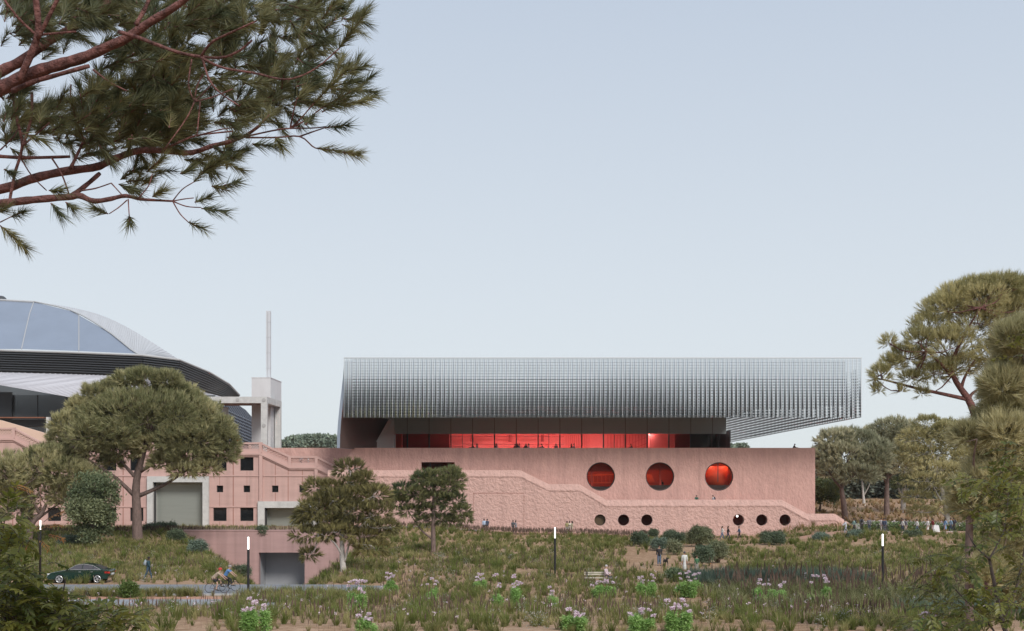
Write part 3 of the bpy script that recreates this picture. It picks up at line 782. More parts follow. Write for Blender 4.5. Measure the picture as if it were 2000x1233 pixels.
b = MB(); b.box(X(399,D_),X(521.5,D_),D_,D_+0.9,Z(787.5,D_),Z(775,D_)); b.box(X(521.5,D_)-0.9,X(521.5,D_),D_+0.9,D_+13,Z(787.5,D_),Z(775,D_)); b.build('beam', m_conc, per)
b = MB(); b.box(X(399,D_),X(521.5,D_)-0.92,D_+0.92,D_+13,Z(784,D_),Z(779,D_)); b.build('slatted_ceiling', mat('timber_soffit',(0.24,0.11,0.075),0.7,bump2=('X',1.5,0.1)), per)
for y_ in (D_, D_+12):
    b = MB(); b.box(X(509.5,D_),X(521.5,D_),y_+0.01,y_+0.89,9.5,Z(787.5,D_)-0.002); b.build('column', m_conc, per)
    b = MB(); b.box(X(401,D_),X(412,D_),y_+0.01,y_+0.89,9.5,Z(787.5,D_)-0.002); b.build('column', m_conc, per)
for p,q in ((411,781),(464,781.3),(515.5,781.3),(515.5,831.3)):
    b = MB(); b.disc((X(p,D_),D_-0.08,Z(q,D_)),0.30,0.08,20); b.build('boss', mat('boss_grey',(0.40,0.39,0.38),0.8), per)
# ================================================================== foliage tools
def rand_unit(n):
    v = RNG.normal(size=(n,3)); return v / np.linalg.norm(v, axis=1)[:,None]
def norm(v): return v / np.maximum(np.linalg.norm(v, axis=-1, keepdims=True), 1e-9)
def needles(base, dirs, n, L, w, spread, shoot, tint=None):
    """brush-like sprays of needles: n needles along a shoot at every base point"""
    N = len(base)
    b = np.repeat(base, n, 0); d = np.repeat(dirs, n, 0)
    t = RNG.random(N*n)
    u = rand_unit(N*n); u = norm(u - d*(u*d).sum(1)[:,None])
    ang = spread * (0.45 + 0.75*RNG.random(N*n)) * (1 - 0.35*t)
    nd = d*np.cos(ang)[:,None] + u*np.sin(ang)[:,None]
    ln = L*(0.65 + 0.5*RNG.random(N*n))
    s = b + d*(shoot*t)[:,None]
    side = norm(np.cross(nd, rand_unit(N*n))) * (w/2)
    tip = s + nd*ln[:,None] - np.array([0,0,1])*(0.06*ln)[:,None]
    V = np.stack([s-side, s+side, tip], 1).reshape(-1,3)
    T = np.arange(N*n*3).reshape(-1,3)
    tn = np.clip(np.repeat(tint if tint is not None else RNG.random(N), n) + RNG.normal(0,0.12,N*n), 0, 1)
    return V, T, np.repeat(tn, 3)
def leaves(pos, L, w, up=0.3, tint=None, out=None, oz=0.5):
    """folded leaf blades (two quads along a midrib) at every position"""
    N = len(pos)
    d = rand_unit(N)
    if out is not None: d = norm(d*0.8 + out*oz)
    d[:,2] += up*0.2; d = norm(d)
    n = rand_unit(N); n[:,2] = np.abs(n[:,2]) + 0.6
    s = norm(np.cross(d, n)); nn = np.cross(s, d)
    ln = (L*(0.7+0.6*RNG.random(N)))[:,None]; ww = (w*(0.7+0.6*RNG.random(N)))[:,None]
    p0 = pos; tip = pos + d*ln - nn*ln*0.12
    m1 = pos + d*ln*0.45 + nn*ww*0.10
    a = pos + d*ln*0.42 + s*ww*0.5 - nn*ww*0.08; c = pos + d*ln*0.42 - s*ww*0.5 - nn*ww*0.08
    V = np.stack([p0, a, tip, m1, c], 1).reshape(-1,3)
    k = np.arange(N)[:,None]*5
    T = np.concatenate([k+np.array([0,1,3]), k+np.array([1,2,3]), k+np.array([0,3,4]), k+np.array([3,2,4])])
    tn = np.clip((tint if tint is not None else RNG.random(N)) + RNG.normal(0,0.1,N), 0, 1)
    return V, T, np.repeat(tn, 5)
m_bark = mat('pine_bark', (0.17,0.12,0.105), 0.95, var=0.45, vscale=6, stretch=(1,1,0.3), bump=0.06, bscale=9)
m_bark_red = mat('red_pine_bark', (0.17,0.075,0.066), 0.9, var=0.8, vscale=13, bump=0.06, bscale=20)
m_bark_pale = mat('pale_bark', (0.48,0.45,0.42), 0.9, var=0.25, vscale=5, bump=0.03, bscale=9)
m_need = mat('pine_needles', (0.19,0.20,0.09), 0.65, tint=(0.58,0.535,0.30), trans=0.38, spec=0.3)
m_need_dk = mat('dark_pine_needles', (0.07,0.10,0.05), 0.65, tint=(0.26,0.26,0.11), trans=0.35, spec=0.3)
m_need_g = mat('grey_pine_needles', (0.30,0.31,0.20), 0.65, tint=(0.62,0.59,0.41), trans=0.38, spec=0.3)
m_need_y = mat('olive_pine_needles', (0.27,0.26,0.11), 0.65, tint=(0.62,0.56,0.30), trans=0.38, spec=0.3)
def clump_points(c, r, n, shell=0.55, up=0.35):
    u = rand_unit(n); u[:,2] = np.where(u[:,2] < -0.7, -u[:,2]*0.6, u[:,2]); u = norm(u)
    rr = (shell + (1-shell)*RNG.random(n)**0.6)[:,None]
    lump = (1 + 0.16*np.sin(u[:,0]*5+c[0]) * np.cos(u[:,2]*6+c[2]))[:,None]
    p = np.array(c) + u*np.array(r)*rr*lump
    d = u/np.array(r); d = norm(d)*1.0 + np.array([0,0,up]); d = norm(d + rand_unit(n)*0.35)
    return p, d
def px_tree(name, label, base_px, d, clumps, trunk, limbs, needle_mat, bark_mat, rt, dens=1.0, L=0.45, w=0.035, nn=11, spread=0.55, shoot=0.34, group=None, depth=1.0, zbase=None, cat='tree', leafy=None, seed=0, up=0.7):
    """a tree whose trunk line, limbs and crown clumps are measured from the photograph and set at their real distance"""
    x0 = X(base_px[0], d); z0 = gz(x0, d) if zbase is None else zbase
    k = d / F
    root = empty(name, (x0, d, z0), label, cat, group)
    rs = random.Random(seed)
    def to3(p, dy=0.0): return Vector((X(p[0],d), d + dy, Z(p[1],d)))
    b = MB()
    tp = resample([Vector((x0, d, z0 - 0.4))] + [to3(p) for p in trunk], 14)
    b.tube(tp, [rt*(1.25 if i == 0 else 1.0)*(1 - 0.62*i/13) for i in range(14)], 9)
    ends = []
    for l in limbs:
        dy = rs.uniform(-2.5, 2.5)*depth; r0 = rt*0.42
        pts = resample([to3(q, dy*i/(len(l)-1)) for i, q in enumerate(l)], 8)
        b.tube(pts, [r0*(1-0.75*i/7) for i in range(8)], 7); ends.append(pts[-1])
    Vs, Ts, tn, off = [], [], [], 0
    twig = MB()
    allp = [tp[-1], tp[-3], tp[-5]] + ends
    for (px, py, rx, ry) in clumps:
        for rep in range(2 if depth > 0.5 else 1):
            ryd = (rx*k)*0.9
            dy = rs.uniform(-1,1)*ryd*1.2*depth + (rep-0.4)*ryd*0.8
            c = to3((px + rs.uniform(-.1,.1)*rx, py + rs.uniform(-.1,.1)*ry), dy)
            r = (rx*k, ryd, ry*k)
            n = int(dens * 62 * (rx*k*ry*k)**0.75) + 10
            p, dd = clump_points(c, r, n, up=up)
            ct = rs.uniform(0.05,0.95)
            if leafy:
                m_ = leafy[2]; pp = np.repeat(p, m_, 0) + RNG.normal(0, leafy[0]*0.9, (len(p)*m_,3))
                V, T, q = leaves(pp, leafy[0], leafy[1], tint=np.clip(ct + RNG.normal(0,.2,len(pp)),0,1), out=np.repeat(dd, m_, 0))
            else:
                V, T, q = needles(p, dd, nn, L, w, spread, shoot, np.clip(ct + RNG.normal(0,.2,n),0,1))
            Vs.append(V); Ts.append(T+off); tn.append(q); off += len(V)
            # boughs reaching into the clump
            near = min(allp, key=lambda q_: (q_-c).length)
            mid = near.lerp(c, 0.55) + Vector((rs.uniform(-.3,.3), 0, -0.12*(c-near).length))
            twig.tube(resample([near, mid, c], 6), [rt*0.16, rt*0.14, rt*0.11, rt*0.09, rt*0.06, rt*0.03], 5)
            for q_ in range(5):
                e_ = Vector(p[RNG.integers(len(p))]); twig.tube([mid.lerp(c,0.4+0.12*q_), e_], [rt*0.05, rt*0.02], 4)
    b.build('trunk', bark_mat, root, smooth=True)
    twig.build('boughs', bark_mat, root, smooth=True)
    mesh_np('crown', np.concatenate(Vs), np.concatenate(Ts), needle_mat, root, tint=np.concatenate(tn))
    return root
# ------------------------------------------------------------------ trees measured from the photograph
px_tree('stone_pine', 'big umbrella shaped stone pine with broad olive crown before the pink hall', (269,1064), 141.0,
    [(300,815,120,52),(210,850,70,34),(380,865,62,34),(135,832,24,22),(155,800,26,20),(120,860,22,18),(150,870,26,18),(185,775,26,20),(215,760,28,18),(180,820,30,24),(215,800,30,24),(250,745,28,16),(290,742,28,14),(330,745,26,14),(255,790,32,22),(300,780,32,24),(345,770,28,22),(370,785,26,20),(400,810,26,22),(350,815,32,24),(425,835,26,20),(445,862,20,16),(395,850,30,22),(430,890,28,18),(300,825,34,24),(255,840,34,24),(210,850,30,22),(345,860,32,22),(180,885,28,16),(235,882,32,16),(300,872,34,20),(330,905,32,14),(375,892,32,18),(365,922,30,12),(400,915,26,12),(140,895,18,10),(215,905,20,10)],
    [(267,1000),(266,945),(276,900),(290,850)],
    [[(262,968),(228,932),(190,905),(160,880)],[(273,968),(318,947),(352,924),(385,900)],[(266,950),(262,925),(268,890),(255,850)],[(275,920),(310,900),(350,870)],[(268,935),(240,905),(215,870)]],
    m_need, m_bark, 0.62, dens=1.75, L=0.72, w=0.075, nn=11, seed=1)
px_tree('small_pine', 'smaller rounded pine at the left edge before the pink hall', (55,1050), 139.0,
    [(25,925,42,40),(80,912,48,34),(135,928,42,34),(10,968,38,40),(70,965,55,34),(125,965,40,26),(170,935,26,26),(35,1000,30,14),(-20,950,40,50),(100,890,40,16)],
    [(62,1025),(80,1005),(90,985)], [[(62,1025),(45,1000),(25,975)],[(72,1015),(100,990),(130,965)],[(78,1005),(70,975),(60,950)]],
    m_need, m_bark, 0.42, dens=1.0, L=0.75, w=0.08, nn=10, seed=2)
px_tree('broadleaf_tree', 'small grey green broadleaf tree with hanging foliage left of the stone pine', (183,1082), 132.0,
    [(180,950,34,26),(155,975,28,28),(205,970,24,30),(175,1000,36,28),(200,1005,22,24),(165,1030,24,18),(190,1030,22,18),(178,1050,14,12),(150,1000,18,18)],
    [(182,1040),(180,1000),(180,960)], [[(181,1030),(165,1000),(155,975)],[(181,1020),(195,990),(205,970)]],
    mat('grey_green_leaf',(0.12,0.16,0.08),0.6,tint=(0.30,0.33,0.18),trans=0.38), m_bark, 0.16, dens=0.95, leafy=(0.30,0.16,9), seed=3)
tp_, td_ = on_ground(672,1117,100)
px_tree('multistem_pine', 'open layered pine with pale forked stems beside the tunnel mouth', (672,1117), td_,
    [(683,917,26,13),(708,938,20,12),(690,948,22,12),(617,955,22,14),(650,958,26,14),(655,980,48,20),(735,968,28,16),(618,998,44,20),(690,1002,42,22),(735,1004,30,18),(755,1030,22,9),(640,1020,46,14),(700,1028,40,12),(612,1046,42,11),(655,1040,40,12),(708,1048,38,11),(725,1070,34,13),(606,1083,15,8),(600,1010,26,12),(690,970,40,16)],
    [(669,1095),(668,1070),(668,1040),(672,1000),(680,940)],
    [[(670,1095),(664,1075),(650,1055),(625,1040)],[(672,1100),(680,1075),(690,1045),(715,1020)],[(668,1040),(650,1015),(630,1000)],[(670,1015),(690,995),(715,975)],[(684,1060),(705,1062),(730,1065)],[(675,990),(665,970),(650,958)]],
    mat('brown_olive_needles',(0.12,0.115,0.05),0.65,tint=(0.38,0.335,0.14),trans=0.38,spec=0.3), m_bark_pale, 0.27, dens=1.7, L=0.46, w=0.055, nn=12, depth=0.55, seed=4, zbase=float(tp_.z), up=0.15)
px_tree('dark_pine', 'dark green pine with one straight trunk before the rough pink ramp wall', (847,1082), on_ground(847,1082,80)[1],
    [(880,924,18,9),(847,934,24,12),(830,938,22,16),(885,942,22,20),(858,955,38,18),(790,958,22,12),(812,966,24,12),(783,984,18,11),(800,1000,20,9),(880,983,28,16),(900,1000,18,10),(832,1000,18,10),(828,1019,13,6),(866,1015,16,7),(882,1020,18,7),(909,1013,11,6),(845,975,30,14),(818,940,14,10),(780,970,12,8)],
    [(846,1040),(847,1000),(848,960),(852,920)],
    [[(843,1052),(822,1035),(808,1015),(798,1000)],[(848,1015),(862,1005),(885,990)],[(847,1000),(830,985),(795,968)],[(848,985),(865,970),(885,950)],[(847,1022),(835,1018),(828,1018)],[(848,1025),(865,1020),(882,1018)]],
    m_need_dk, m_bark, 0.27, dens=2.0, L=0.38, w=0.05, nn=12, depth=0.55, seed=5, up=0.15)
px_tree('tall_pine', 'tall leaning pine with reddish trunk and wide crown against the sky', (1932,1150), 72.0,
    [(1905,562,34,14),(1950,556,38,13),(1990,560,30,15),(1866,576,28,16),(1832,605,24,18),(1950,565,40,18),(1890,578,34,20),(1855,600,34,26),(1820,640,32,26),(1792,668,25,18),(1770,700,28,20),(1745,712,20,14),(1718,735,15,14),(1850,680,45,36),(1910,640,50,46),(1962,615,45,36),(1832,728,38,18),(1880,715,38,20),(1992,600,32,46),(1945,700,40,36),(1780,742,22,8),(1716,764,7,4),(1735,670,9,7),(1760,765,6,3),(1800,770,6,3),(1990,680,30,40),(1905,590,40,20)],
    [(1922,900),(1910,830),(1893,783),(1877,760),(1862,735),(1855,700)],
    [[(1888,780),(1840,768),(1791,756),(1745,742),(1720,735)],[(1893,783),(1902,770),(1925,755),(1950,730)],[(1877,760),(1885,735),(1905,700)],[(1860,735),(1830,710),(1800,690)],[(1857,710),(1870,660),(1890,610)]],
    m_need_y, m_bark_red, 0.30, dens=3.2, L=0.34, w=0.022, nn=15, depth=0.8, seed=6)
px_tree('second_pine', 'pine behind the tall leaning pine, its crown cut by the right edge', (1965,1140), 80.0,
    [(2000,620,40,50),(2030,680,40,60),(1985,585,30,22),(2050,620,40,40),(1990,720,30,30)],
    [(1950,900),(1940,810),(1950,760),(1985,700)], [[(1942,812),(1965,800),(2000,770)],[(1950,760),(1980,740),(2020,700)]],
    m_need_y, m_bark_red, 0.28, dens=2.4, L=0.36, w=0.025, nn=13, depth=0.8, seed=16)
px_tree('near_pine', 'bushy pale olive pine rising close by at the right edge', (1893,1230), 48.0,
    [(1978,672,34,30),(1995,730,40,46),(1955,760,34,26),(1950,850,40,26),(1960,800,26,16),(1972,828,50,36),(1962,900,50,44),(1890,855,20,12),(1925,948,38,34),(1902,990,26,22),(1982,962,50,52),(1942,1005,40,28),(2020,850,40,80),(1880,960,16,12),(2010,1040,40,40),(1965,1095,36,40),(1930,1120,26,30),(1995,1150,36,50)],
    [(1893,1050),(1896,1000),(1910,940),(1940,860),(1965,760)],
    [[(1895,1010),(1925,985),(1965,965)],[(1905,950),(1890,900),(1885,860)],[(1925,900),(1970,880),(2000,850)]],
    mat('pale_close_needles',(0.36,0.34,0.18),0.65,tint=(0.74,0.68,0.42),trans=0.5,spec=0.3), m_bark, 0.17, dens=9, L=0.42, w=0.028, nn=14, depth=0.7, seed=7)
BGP = 'background pines behind the promenade'
px_tree('background_pine', 'round grey green stone pine right beside the corner of the pink building', (1652,1012), 190.0,
    [(1640,860,38,20),(1680,868,40,26),(1615,890,24,24),(1650,895,42,28),(1700,898,30,30),(1620,920,24,18),(1670,928,42,18),(1714,885,22,28),(1605,905,14,16)],
    [(1648,985),(1644,955),(1646,930)], [[(1645,955),(1625,935),(1612,915)],[(1645,950),(1670,930),(1690,910)],[(1645,940),(1650,910),(1655,880)]],
    m_need_g, m_bark, 0.55, dens=1.1, L=0.8, w=0.11, nn=10, group=BGP, seed=8)
px_tree('background_pine', 'tall grey pine with straight trunk, second pine from the pink building', (1732,1004), 200.0,
    [(1735,840,34,18),(1712,862,24,22),(1756,862,28,28),(1738,892,36,24),(1722,920,30,18),(1760,910,24,24),(1700,850,18,14)],
    [(1732,970),(1733,935),(1738,890)], [[(1732,945),(1715,915),(1708,890)],[(1733,935),(1755,910),(1760,880)]],
    m_need_g, m_bark, 0.50, dens=1.0, L=0.8, w=0.11, nn=10, group=BGP, seed=9)
px_tree('background_pine', 'layered olive pine with pale forked stems behind the walkers', (1852,1026), 172.0,
    [(1812,828,28,15),(1790,858,34,20),(1830,866,40,22),(1845,845,30,18),(1800,888,42,16),(1832,918,46,15),(1800,938,36,11),(1842,958,44,13),(1870,930,40,26),(1790,972,26,10),(1850,990,30,10),(1872,870,36,32),(1885,900,24,24),(1820,905,40,14),(1800,1000,24,9),(1880,985,24,20)],
    [(1850,1005),(1845,985),(1838,950),(1822,890),(1815,850)], [[(1848,1010),(1838,1000),(1832,995)],[(1846,990),(1830,965),(1820,945)],[(1850,990),(1862,965),(1870,940)],[(1832,920),(1820,890),(1808,870)],[(1828,900),(1845,880),(1860,865)]],
    m_need_y, m_bark_pale, 0.42, dens=1.7, L=0.45, w=0.055, nn=11, group=BGP, seed=10, up=0.15, depth=0.6)
px_tree('background_pine', 'dark grey pine with forked pale trunk between straight pine and layered pine', (1765,998), 215.0,
    [(1775,850,22,24),(1770,890,26,28),(1785,925,22,18),(1760,945,28,12),(1790,900,20,30)],
    [(1764,975),(1766,945),(1770,900)], [[(1764,975),(1755,955),(1748,940)],[(1765,965),(1778,945),(1785,925)]],
    m_need_dk, m_bark_pale, 0.5, dens=1.3, L=0.6, w=0.07, nn=10, group=BGP, seed=12)
px_tree('background_pine', 'slim pale stemmed tree in the shade behind the round stone pine', (1688,992), 235.0,
    [(1690,900,34,26),(1670,920,30,20),(1705,925,26,18)], [(1686,965),(1684,940)], [[(1686,970),(1695,950),(1700,930)]],
    m_need_dk, m_bark_pale, 0.32, dens=1.0, L=0.6, w=0.07, nn=10, group=BGP, seed=13)
px_tree('background_pine', 'pine high on the bank between the layered pine and the near pine', (1900,1000), 205.0,
    [(1868,850,30,26),(1900,862,36,30),(1925,890,30,30),(1890,900,34,24),(1850,835,20,14)], [(1900,950),(1896,900)], [[(1898,930),(1880,905),(1870,880)]],
    m_need_y, m_bark, 0.4, dens=1.2, L=0.6, w=0.07, nn=10, group=BGP, seed=14)
px_tree('yellow_green_tree', 'low yellow green broadleaf tree behind the corner of the pink building', (1602,985), 215.0,
    [(1600,955,30,16),(1610,970,24,12),(1585,968,20,14)], [(1602,965)], [[(1602,975),(1595,962),(1588,955)]],
    mat('yellow_green_leaf',(0.085,0.115,0.035),0.6,tint=(0.17,0.19,0.07),trans=0.3), m_bark, 0.2, dens=1.4, leafy=(0.4,0.25,7), group=BGP, seed=15)
def far_wood(name, label, pts, d, m, n, L, depth=14, z_under=None):
    Vs, Ts, tn, off = [], [], [], 0
    for (px,py,rx,ry) in pts:
        for q in range(2):
            dd = d + RNG.uniform(-depth, depth)
            c = P(px+RNG.uniform(-4,4), py, dd); k = dd/F
            p, u = clump_points(c, (rx*k, rx*k*0.8, ry*k), n)
            V, T, t = leaves(p, L, L*0.7, tint=np.clip(RNG.normal(RNG.uniform(.2,.7),.2,n),0,1), out=u)
            Vs.append(V); Ts.append(T+off); tn.append(t); off += len(V)
    o = mesh_np(name, np.concatenate(Vs), np.concatenate(Ts), m, tint=np.concatenate(tn))
    return tag(o, label, 'woodland', kind='stuff')
far_wood('far_grove', 'hazy grove of far trees between the arena and the pavilion',
    [(545+i*9, 872-random.uniform(0,4), 12, 7) for i in range(12)] + [(572+i*8, 866-random.uniform(0,5), 11, 8) for i in range(11)] + [(600,858,14,6),(622,857,14,6),(640,862,12,6),(610,862,20,8)], 520,
    mat('far_leaf',(0.12,0.16,0.12),0.8,tint=(0.26,0.31,0.23)), 240, 1.6, 25)
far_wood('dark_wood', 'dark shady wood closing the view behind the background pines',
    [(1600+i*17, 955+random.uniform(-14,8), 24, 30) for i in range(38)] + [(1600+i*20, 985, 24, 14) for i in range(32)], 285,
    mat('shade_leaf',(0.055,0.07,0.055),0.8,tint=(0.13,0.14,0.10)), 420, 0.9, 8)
far_wood('distant_hedge', 'tree tops showing over the parapet under the perforated wing',
    [(1424+i*14, 873, 9, 4) for i in range(3)], 330, mat('far_leaf',(0.055,0.085,0.06)), 120, 0.8, 6)
# ------------------------------------------------------------------ overhanging pine close to the camera
def CP2(x, y, d): return P(x/2.417, y/2.417, d)       # traced on an enlarged crop
op = empty('overhanging_pine', (-7.5, 9.0, gz(-7.5,9.0)), 'close pine bough with reddish bark hanging in from the upper left', 'tree')
tb = MB()
tb.tube(resample([(-7.5,9,gz(-7.5,9)-0.5),(-7.4,9,8),(-7.2,8.9,10.5),(-7.0,8.9,14.0)],10), [0.36-0.02*i for i in range(10)], 12)
tb.build('trunk', m_bark, op, smooth=True)
lb_ = MB()
def br(pts, d0, d1, r0, r1, n=None):
    n = n or max(6, len(pts)*3); m = len(pts)
    p3 = resample([CP2(x, y, d0+(d1-d0)*i/(m-1)) for i,(x,y) in enumerate(pts)], n)
    k = 8/2.417/F*0.9
    lb_.tube(p3, [(r0+(r1-r0)*i/(n-1))*k*(1+0.07*math.sin(i*2.1)) for i in range(n)], 8)
    return p3
br([(-900,960),(-300,930),(0,895),(150,845),(300,810),(450,790),(520,760),(620,720),(700,708),(800,715),(900,722),(1000,690),(1080,670),(1160,640),(1230,590)], 8.6, 8.0, 30, 8, 44)
br([(-900,980),(-300,985),(0,962),(100,950),(200,940),(330,930),(380,925),(440,950),(520,940),(590,925),(660,940),(720,945),(815,950)], 8.4, 7.8, 27, 5, 38)
br([(-900,720),(-300,560),(0,420),(100,370),(200,330),(300,300),(400,270),(500,225),(600,180),(700,110),(800,50),(870,0),(960,-80)], 8.2, 7.6, 44, 14, 40)
br([(-300,520),(0,340),(100,290),(220,200),(330,140),(450,60),(560,-40)], 8.8, 8.6, 34, 18)
br([(60,430),(150,390),(250,360),(420,312)], 8.0, 7.8, 14, 11)
br([(90,380),(140,270),(180,150),(170,0),(160,-100)], 7.9, 7.7, 19, 15)
br([(180,180),(230,80),(280,-20)], 7.8, 7.7, 12, 9); br([(165,160),(90,90),(20,0)], 7.8, 7.7, 8, 5)
br([(190,165),(290,155),(360,150)], 7.9, 7.9, 7, 5)
br([(640,120),(680,50),(710,-20)], 7.6, 7.6, 12, 9)
br([(560,150),(660,180),(750,215),(850,250),(950,268),(1050,272),(1130,240),(1190,190)], 7.7, 7.4, 10, 5)
br([(950,265),(1000,200),(1100,150),(1210,100)], 7.5, 7.3, 7, 4)
br([(950,272),(1050,320),(1200,345),(1350,375),(1480,330),(1600,230)], 7.5, 7.3, 7, 3, 24)
br([(958,280),(985,370),(1040,440),(1130,500)], 7.5, 7.4, 6, 3)
for l in ([(905,280),(890,400),(918,480)],[(918,480),(960,440),(1000,400)],[(918,480),(1000,460),(1100,420)],[(918,480),(880,560),(780,700)],[(945,480),(930,640)],[(960,350),(930,410),(918,480)]): br(l, 7.6, 7.6, 4, 3)
br([(770,705),(850,670),(930,640),(1100,620)], 8, 8, 7, 4); br([(935,640),(1050,610),(1150,600)], 8, 7.9, 4, 3)
br([(60,440),(80,560),(105,690),(70,820),(45,950)], 8.2, 8.3, 8, 8); br([(150,440),(150,540),(125,640),(105,690)], 8.3, 8.2, 8, 7)
br([(105,690),(200,610),(270,545)], 8.2, 8.2, 6, 3); br([(-50,735),(120,745),(330,740)], 8.4, 8.4, 11, 8)
br([(330,800),(370,720),(400,650)], 8.3, 8.4, 11, 6); br([(330,930),(400,880),(470,820)], 8.2, 8.4, 14, 12)
br([(335,400),(335,480),(370,600),(400,660)], 8.6, 8.6, 5, 4); br([(0,710),(60,650),(90,600)], 8.4, 8.5, 4, 3)
br([(240,740),(290,820),(325,915)], 8.3, 8.2, 5, 4); br([(100,750),(150,830),(220,900)], 8.4, 8.4, 4, 3)
br([(385,900),(450,890),(525,865)], 8.1, 8, 5, 3); br([(440,330),(520,390),(600,430)], 7.8, 7.7, 6, 3)
tips = []     # (x0,y0,x1,y1,d): terminal shoots traced from the photograph
def shoot(x0,y0,x1,y1,d=7.8): tips.append((x0,y0,x1,y1,d))
for l in ([(1160,645),(1300,615),(1370,607),(1480,605),(1540,598)],[(1370,607),(1420,560),(1480,490)],[(1370,607),(1385,530),(1400,470)],[(1370,607),(1440,570),(1520,510)],[(1160,650),(1300,650),(1415,645),(1480,695),(1520,705)],[(1415,645),(1470,625),(1530,605)]): br(l, 8.0, 7.9, 5, 3)
for l in ([(815,950),(860,895),(915,860)],[(815,950),(870,940),(915,935)],[(815,950),(880,975),(950,980)],[(815,950),(850,1010),(890,1050)],[(605,940),(610,1020)],[(600,945),(560,980),(515,1010)],[(650,940),(700,880),(720,820)],[(0,1050),(60,1020)],[(525,865),(580,925)]): br(l, 7.8, 7.8, 3.5, 2.5)
for s in ((1490,700,1650,720),(1620,722,1700,728),(1530,605,1640,590),(1480,490,1590,380),(1520,530,1660,450),(1560,500,1720,480),(1400,470,1440,430),(1520,510,1680,420),(1600,230,1660,140),(1630,200,1720,60),(1640,345,1720,310),(1190,680,1300,690),(1220,600,1290,520),(1300,650,1330,690),(1440,590,1480,550),(1600,400,1700,380),(1540,420,1640,330),
          (915,860,1000,770),(1060,755,1120,740),(1060,875,1120,860),(920,955,990,930),(950,985,1060,1000),(890,1050,960,1080),(610,1020,612,1060),(510,1010,450,985),(720,930,770,900),(560,870,640,900),(940,820,1040,760),(240,960,290,1020),(310,955,340,980),(55,1025,110,1000),(0,1065,90,1140),(70,1130,120,1170),(230,900,280,900),(-10,1000,20,990),(20,800,60,820),(850,820,900,800),(1000,690,1070,730),(1040,560,1120,600),(1070,650,1130,640),(1000,880,1060,890)):
    shoot(*s)
ELL = [(60,50,120,70,26),(250,100,120,60,14),(60,560,80,120,12),(200,560,90,110,22),(330,640,120,60,22),(420,20,160,50,24),(30,640,60,60,8),(1080,520,120,80,14),(960,330,120,100,18),(600,530,260,150,150),(700,640,200,80,40),(700,70,360,90,70),(330,60,150,70,26),(80,120,110,90,14),(70,560,90,120,16),(1050,60,200,80,42),(1350,90,150,100,36),(1560,90,110,80,12),(1150,230,190,80,30),(1260,350,180,70,26),(1330,450,140,80,22),(1210,510,140,60,20),(1620,420,100,80,10),(1000,760,140,60,14),(830,610,110,70,18),(640,850,110,50,9),(450,720,130,50,12),(680,300,200,120,60),(820,420,130,140,36),(560,230,110,60,12),(420,500,120,80,20),(200,200,200,100,16),(900,130,160,110,30),(1450,250,140,110,18)]
for (cx_,cy_,rx,ry,n) in ELL:
    for _ in range(int(n*1.05)):
        a, r = random.uniform(0,2*math.pi), math.sqrt(random.random())
        x, y = cx_+rx*r*math.cos(a), cy_+ry*r*math.sin(a)
        an = random.gauss(-0.55, 0.7); ln = random.uniform(60,120)
        shoot(x, y, x+ln*math.cos(an), y+ln*math.sin(an), random.uniform(7.8, 10.2))
B0 = np.array([tuple(CP2(t[0],t[1],t[4])) for t in tips]); B1 = np.array([tuple(CP2(t[2],t[3],t[4]+random.uniform(-.12,.12))) for t in tips])
dv = B1-B0; ln = np.linalg.norm(dv,axis=1)
Vs, Ts, tn, off = [], [], [], 0
tt = np.clip(RNG.normal(0.4,0.25,len(tips)),0,1)
for k in range(len(tips)):
    n = int(75 + 230*ln[k])
    V, T, q = needles(B0[k:k+1], dv[k:k+1]/ln[k], n, 0.125, 0.0052, 0.72, ln[k], tt[k:k+1])
    Vs.append(V); Ts.append(T+off); tn.append(q); off += len(V)
    lb_.tube([B0[k], B1[k]-dv[k]*0.15], [0.0045,0.003], 5)
lb_.build('boughs', m_bark_red, op, smooth=True)
mesh_np('needle_sprays', np.concatenate(Vs), np.concatenate(Ts), mat('close_needles',(0.075,0.095,0.05),0.5,tint=(0.24,0.22,0.095),trans=0.35,spec=0.4), op, tint=np.concatenate(tn))
# ================================================================== meadow
def keep_off(x, y):
    """1 where plants may grow"""
    px = VX + x/np.maximum(y,1)*F
    k = np.ones_like(x)
    k[(y > 82.4) & (y < 91.3) & (x < -9.2)] = 0
    k[(y > 78.8) & (y < 82.0) & (x < -15.0)] = 0
    k[(y > 75.9) & (y < 79.4) & (x < -16.5) & (x > -30)] = 0
    k[(np.abs(x - TRX*y) < 3.0) & (y > 88) & (y < 150)] = 0
    k[(y > 149.2) & (y < 150.8) & (x < X(752,150)) & (x > X(350,150))] = 0
    k[(y > 171.0) & (x > -70) & (x < 50)] = 0
    k[(y > 150) & (y < 157.8) & (x > 34)] = 0
    k[(np.abs(y - 140) < 5.0) & (x > 18) & (x < 32)] *= 0.12                                   # trodden sand
    k[(np.abs(x - 0.128*y - 0.5) < 4.2 + 0.03*(y-100)) & (y > 101) & (y < 140)] *= 0.08
    k[(y > 150) & (y < 167) & (x > 23) & (x < 36)] *= 0.12
    return k
def fbm(x, y): return 0.5 + 0.28*nz2(x*2.2,y*1.8,1.0,2.0) + 0.22*nz2(x*5.1+9,y*4.3,1.0,0.3) + 0.12*nz2(x*11,y*10,1.0,4)
def scatter(n, y0, y1, power=1.0):
    u = RNG.random(n); y = (y0**power + (y1**power - y0**power)*u)**(1/power)
    half = y*(1230/F)
    x = RNG.uniform(-1,1,n)*half
    return x, y
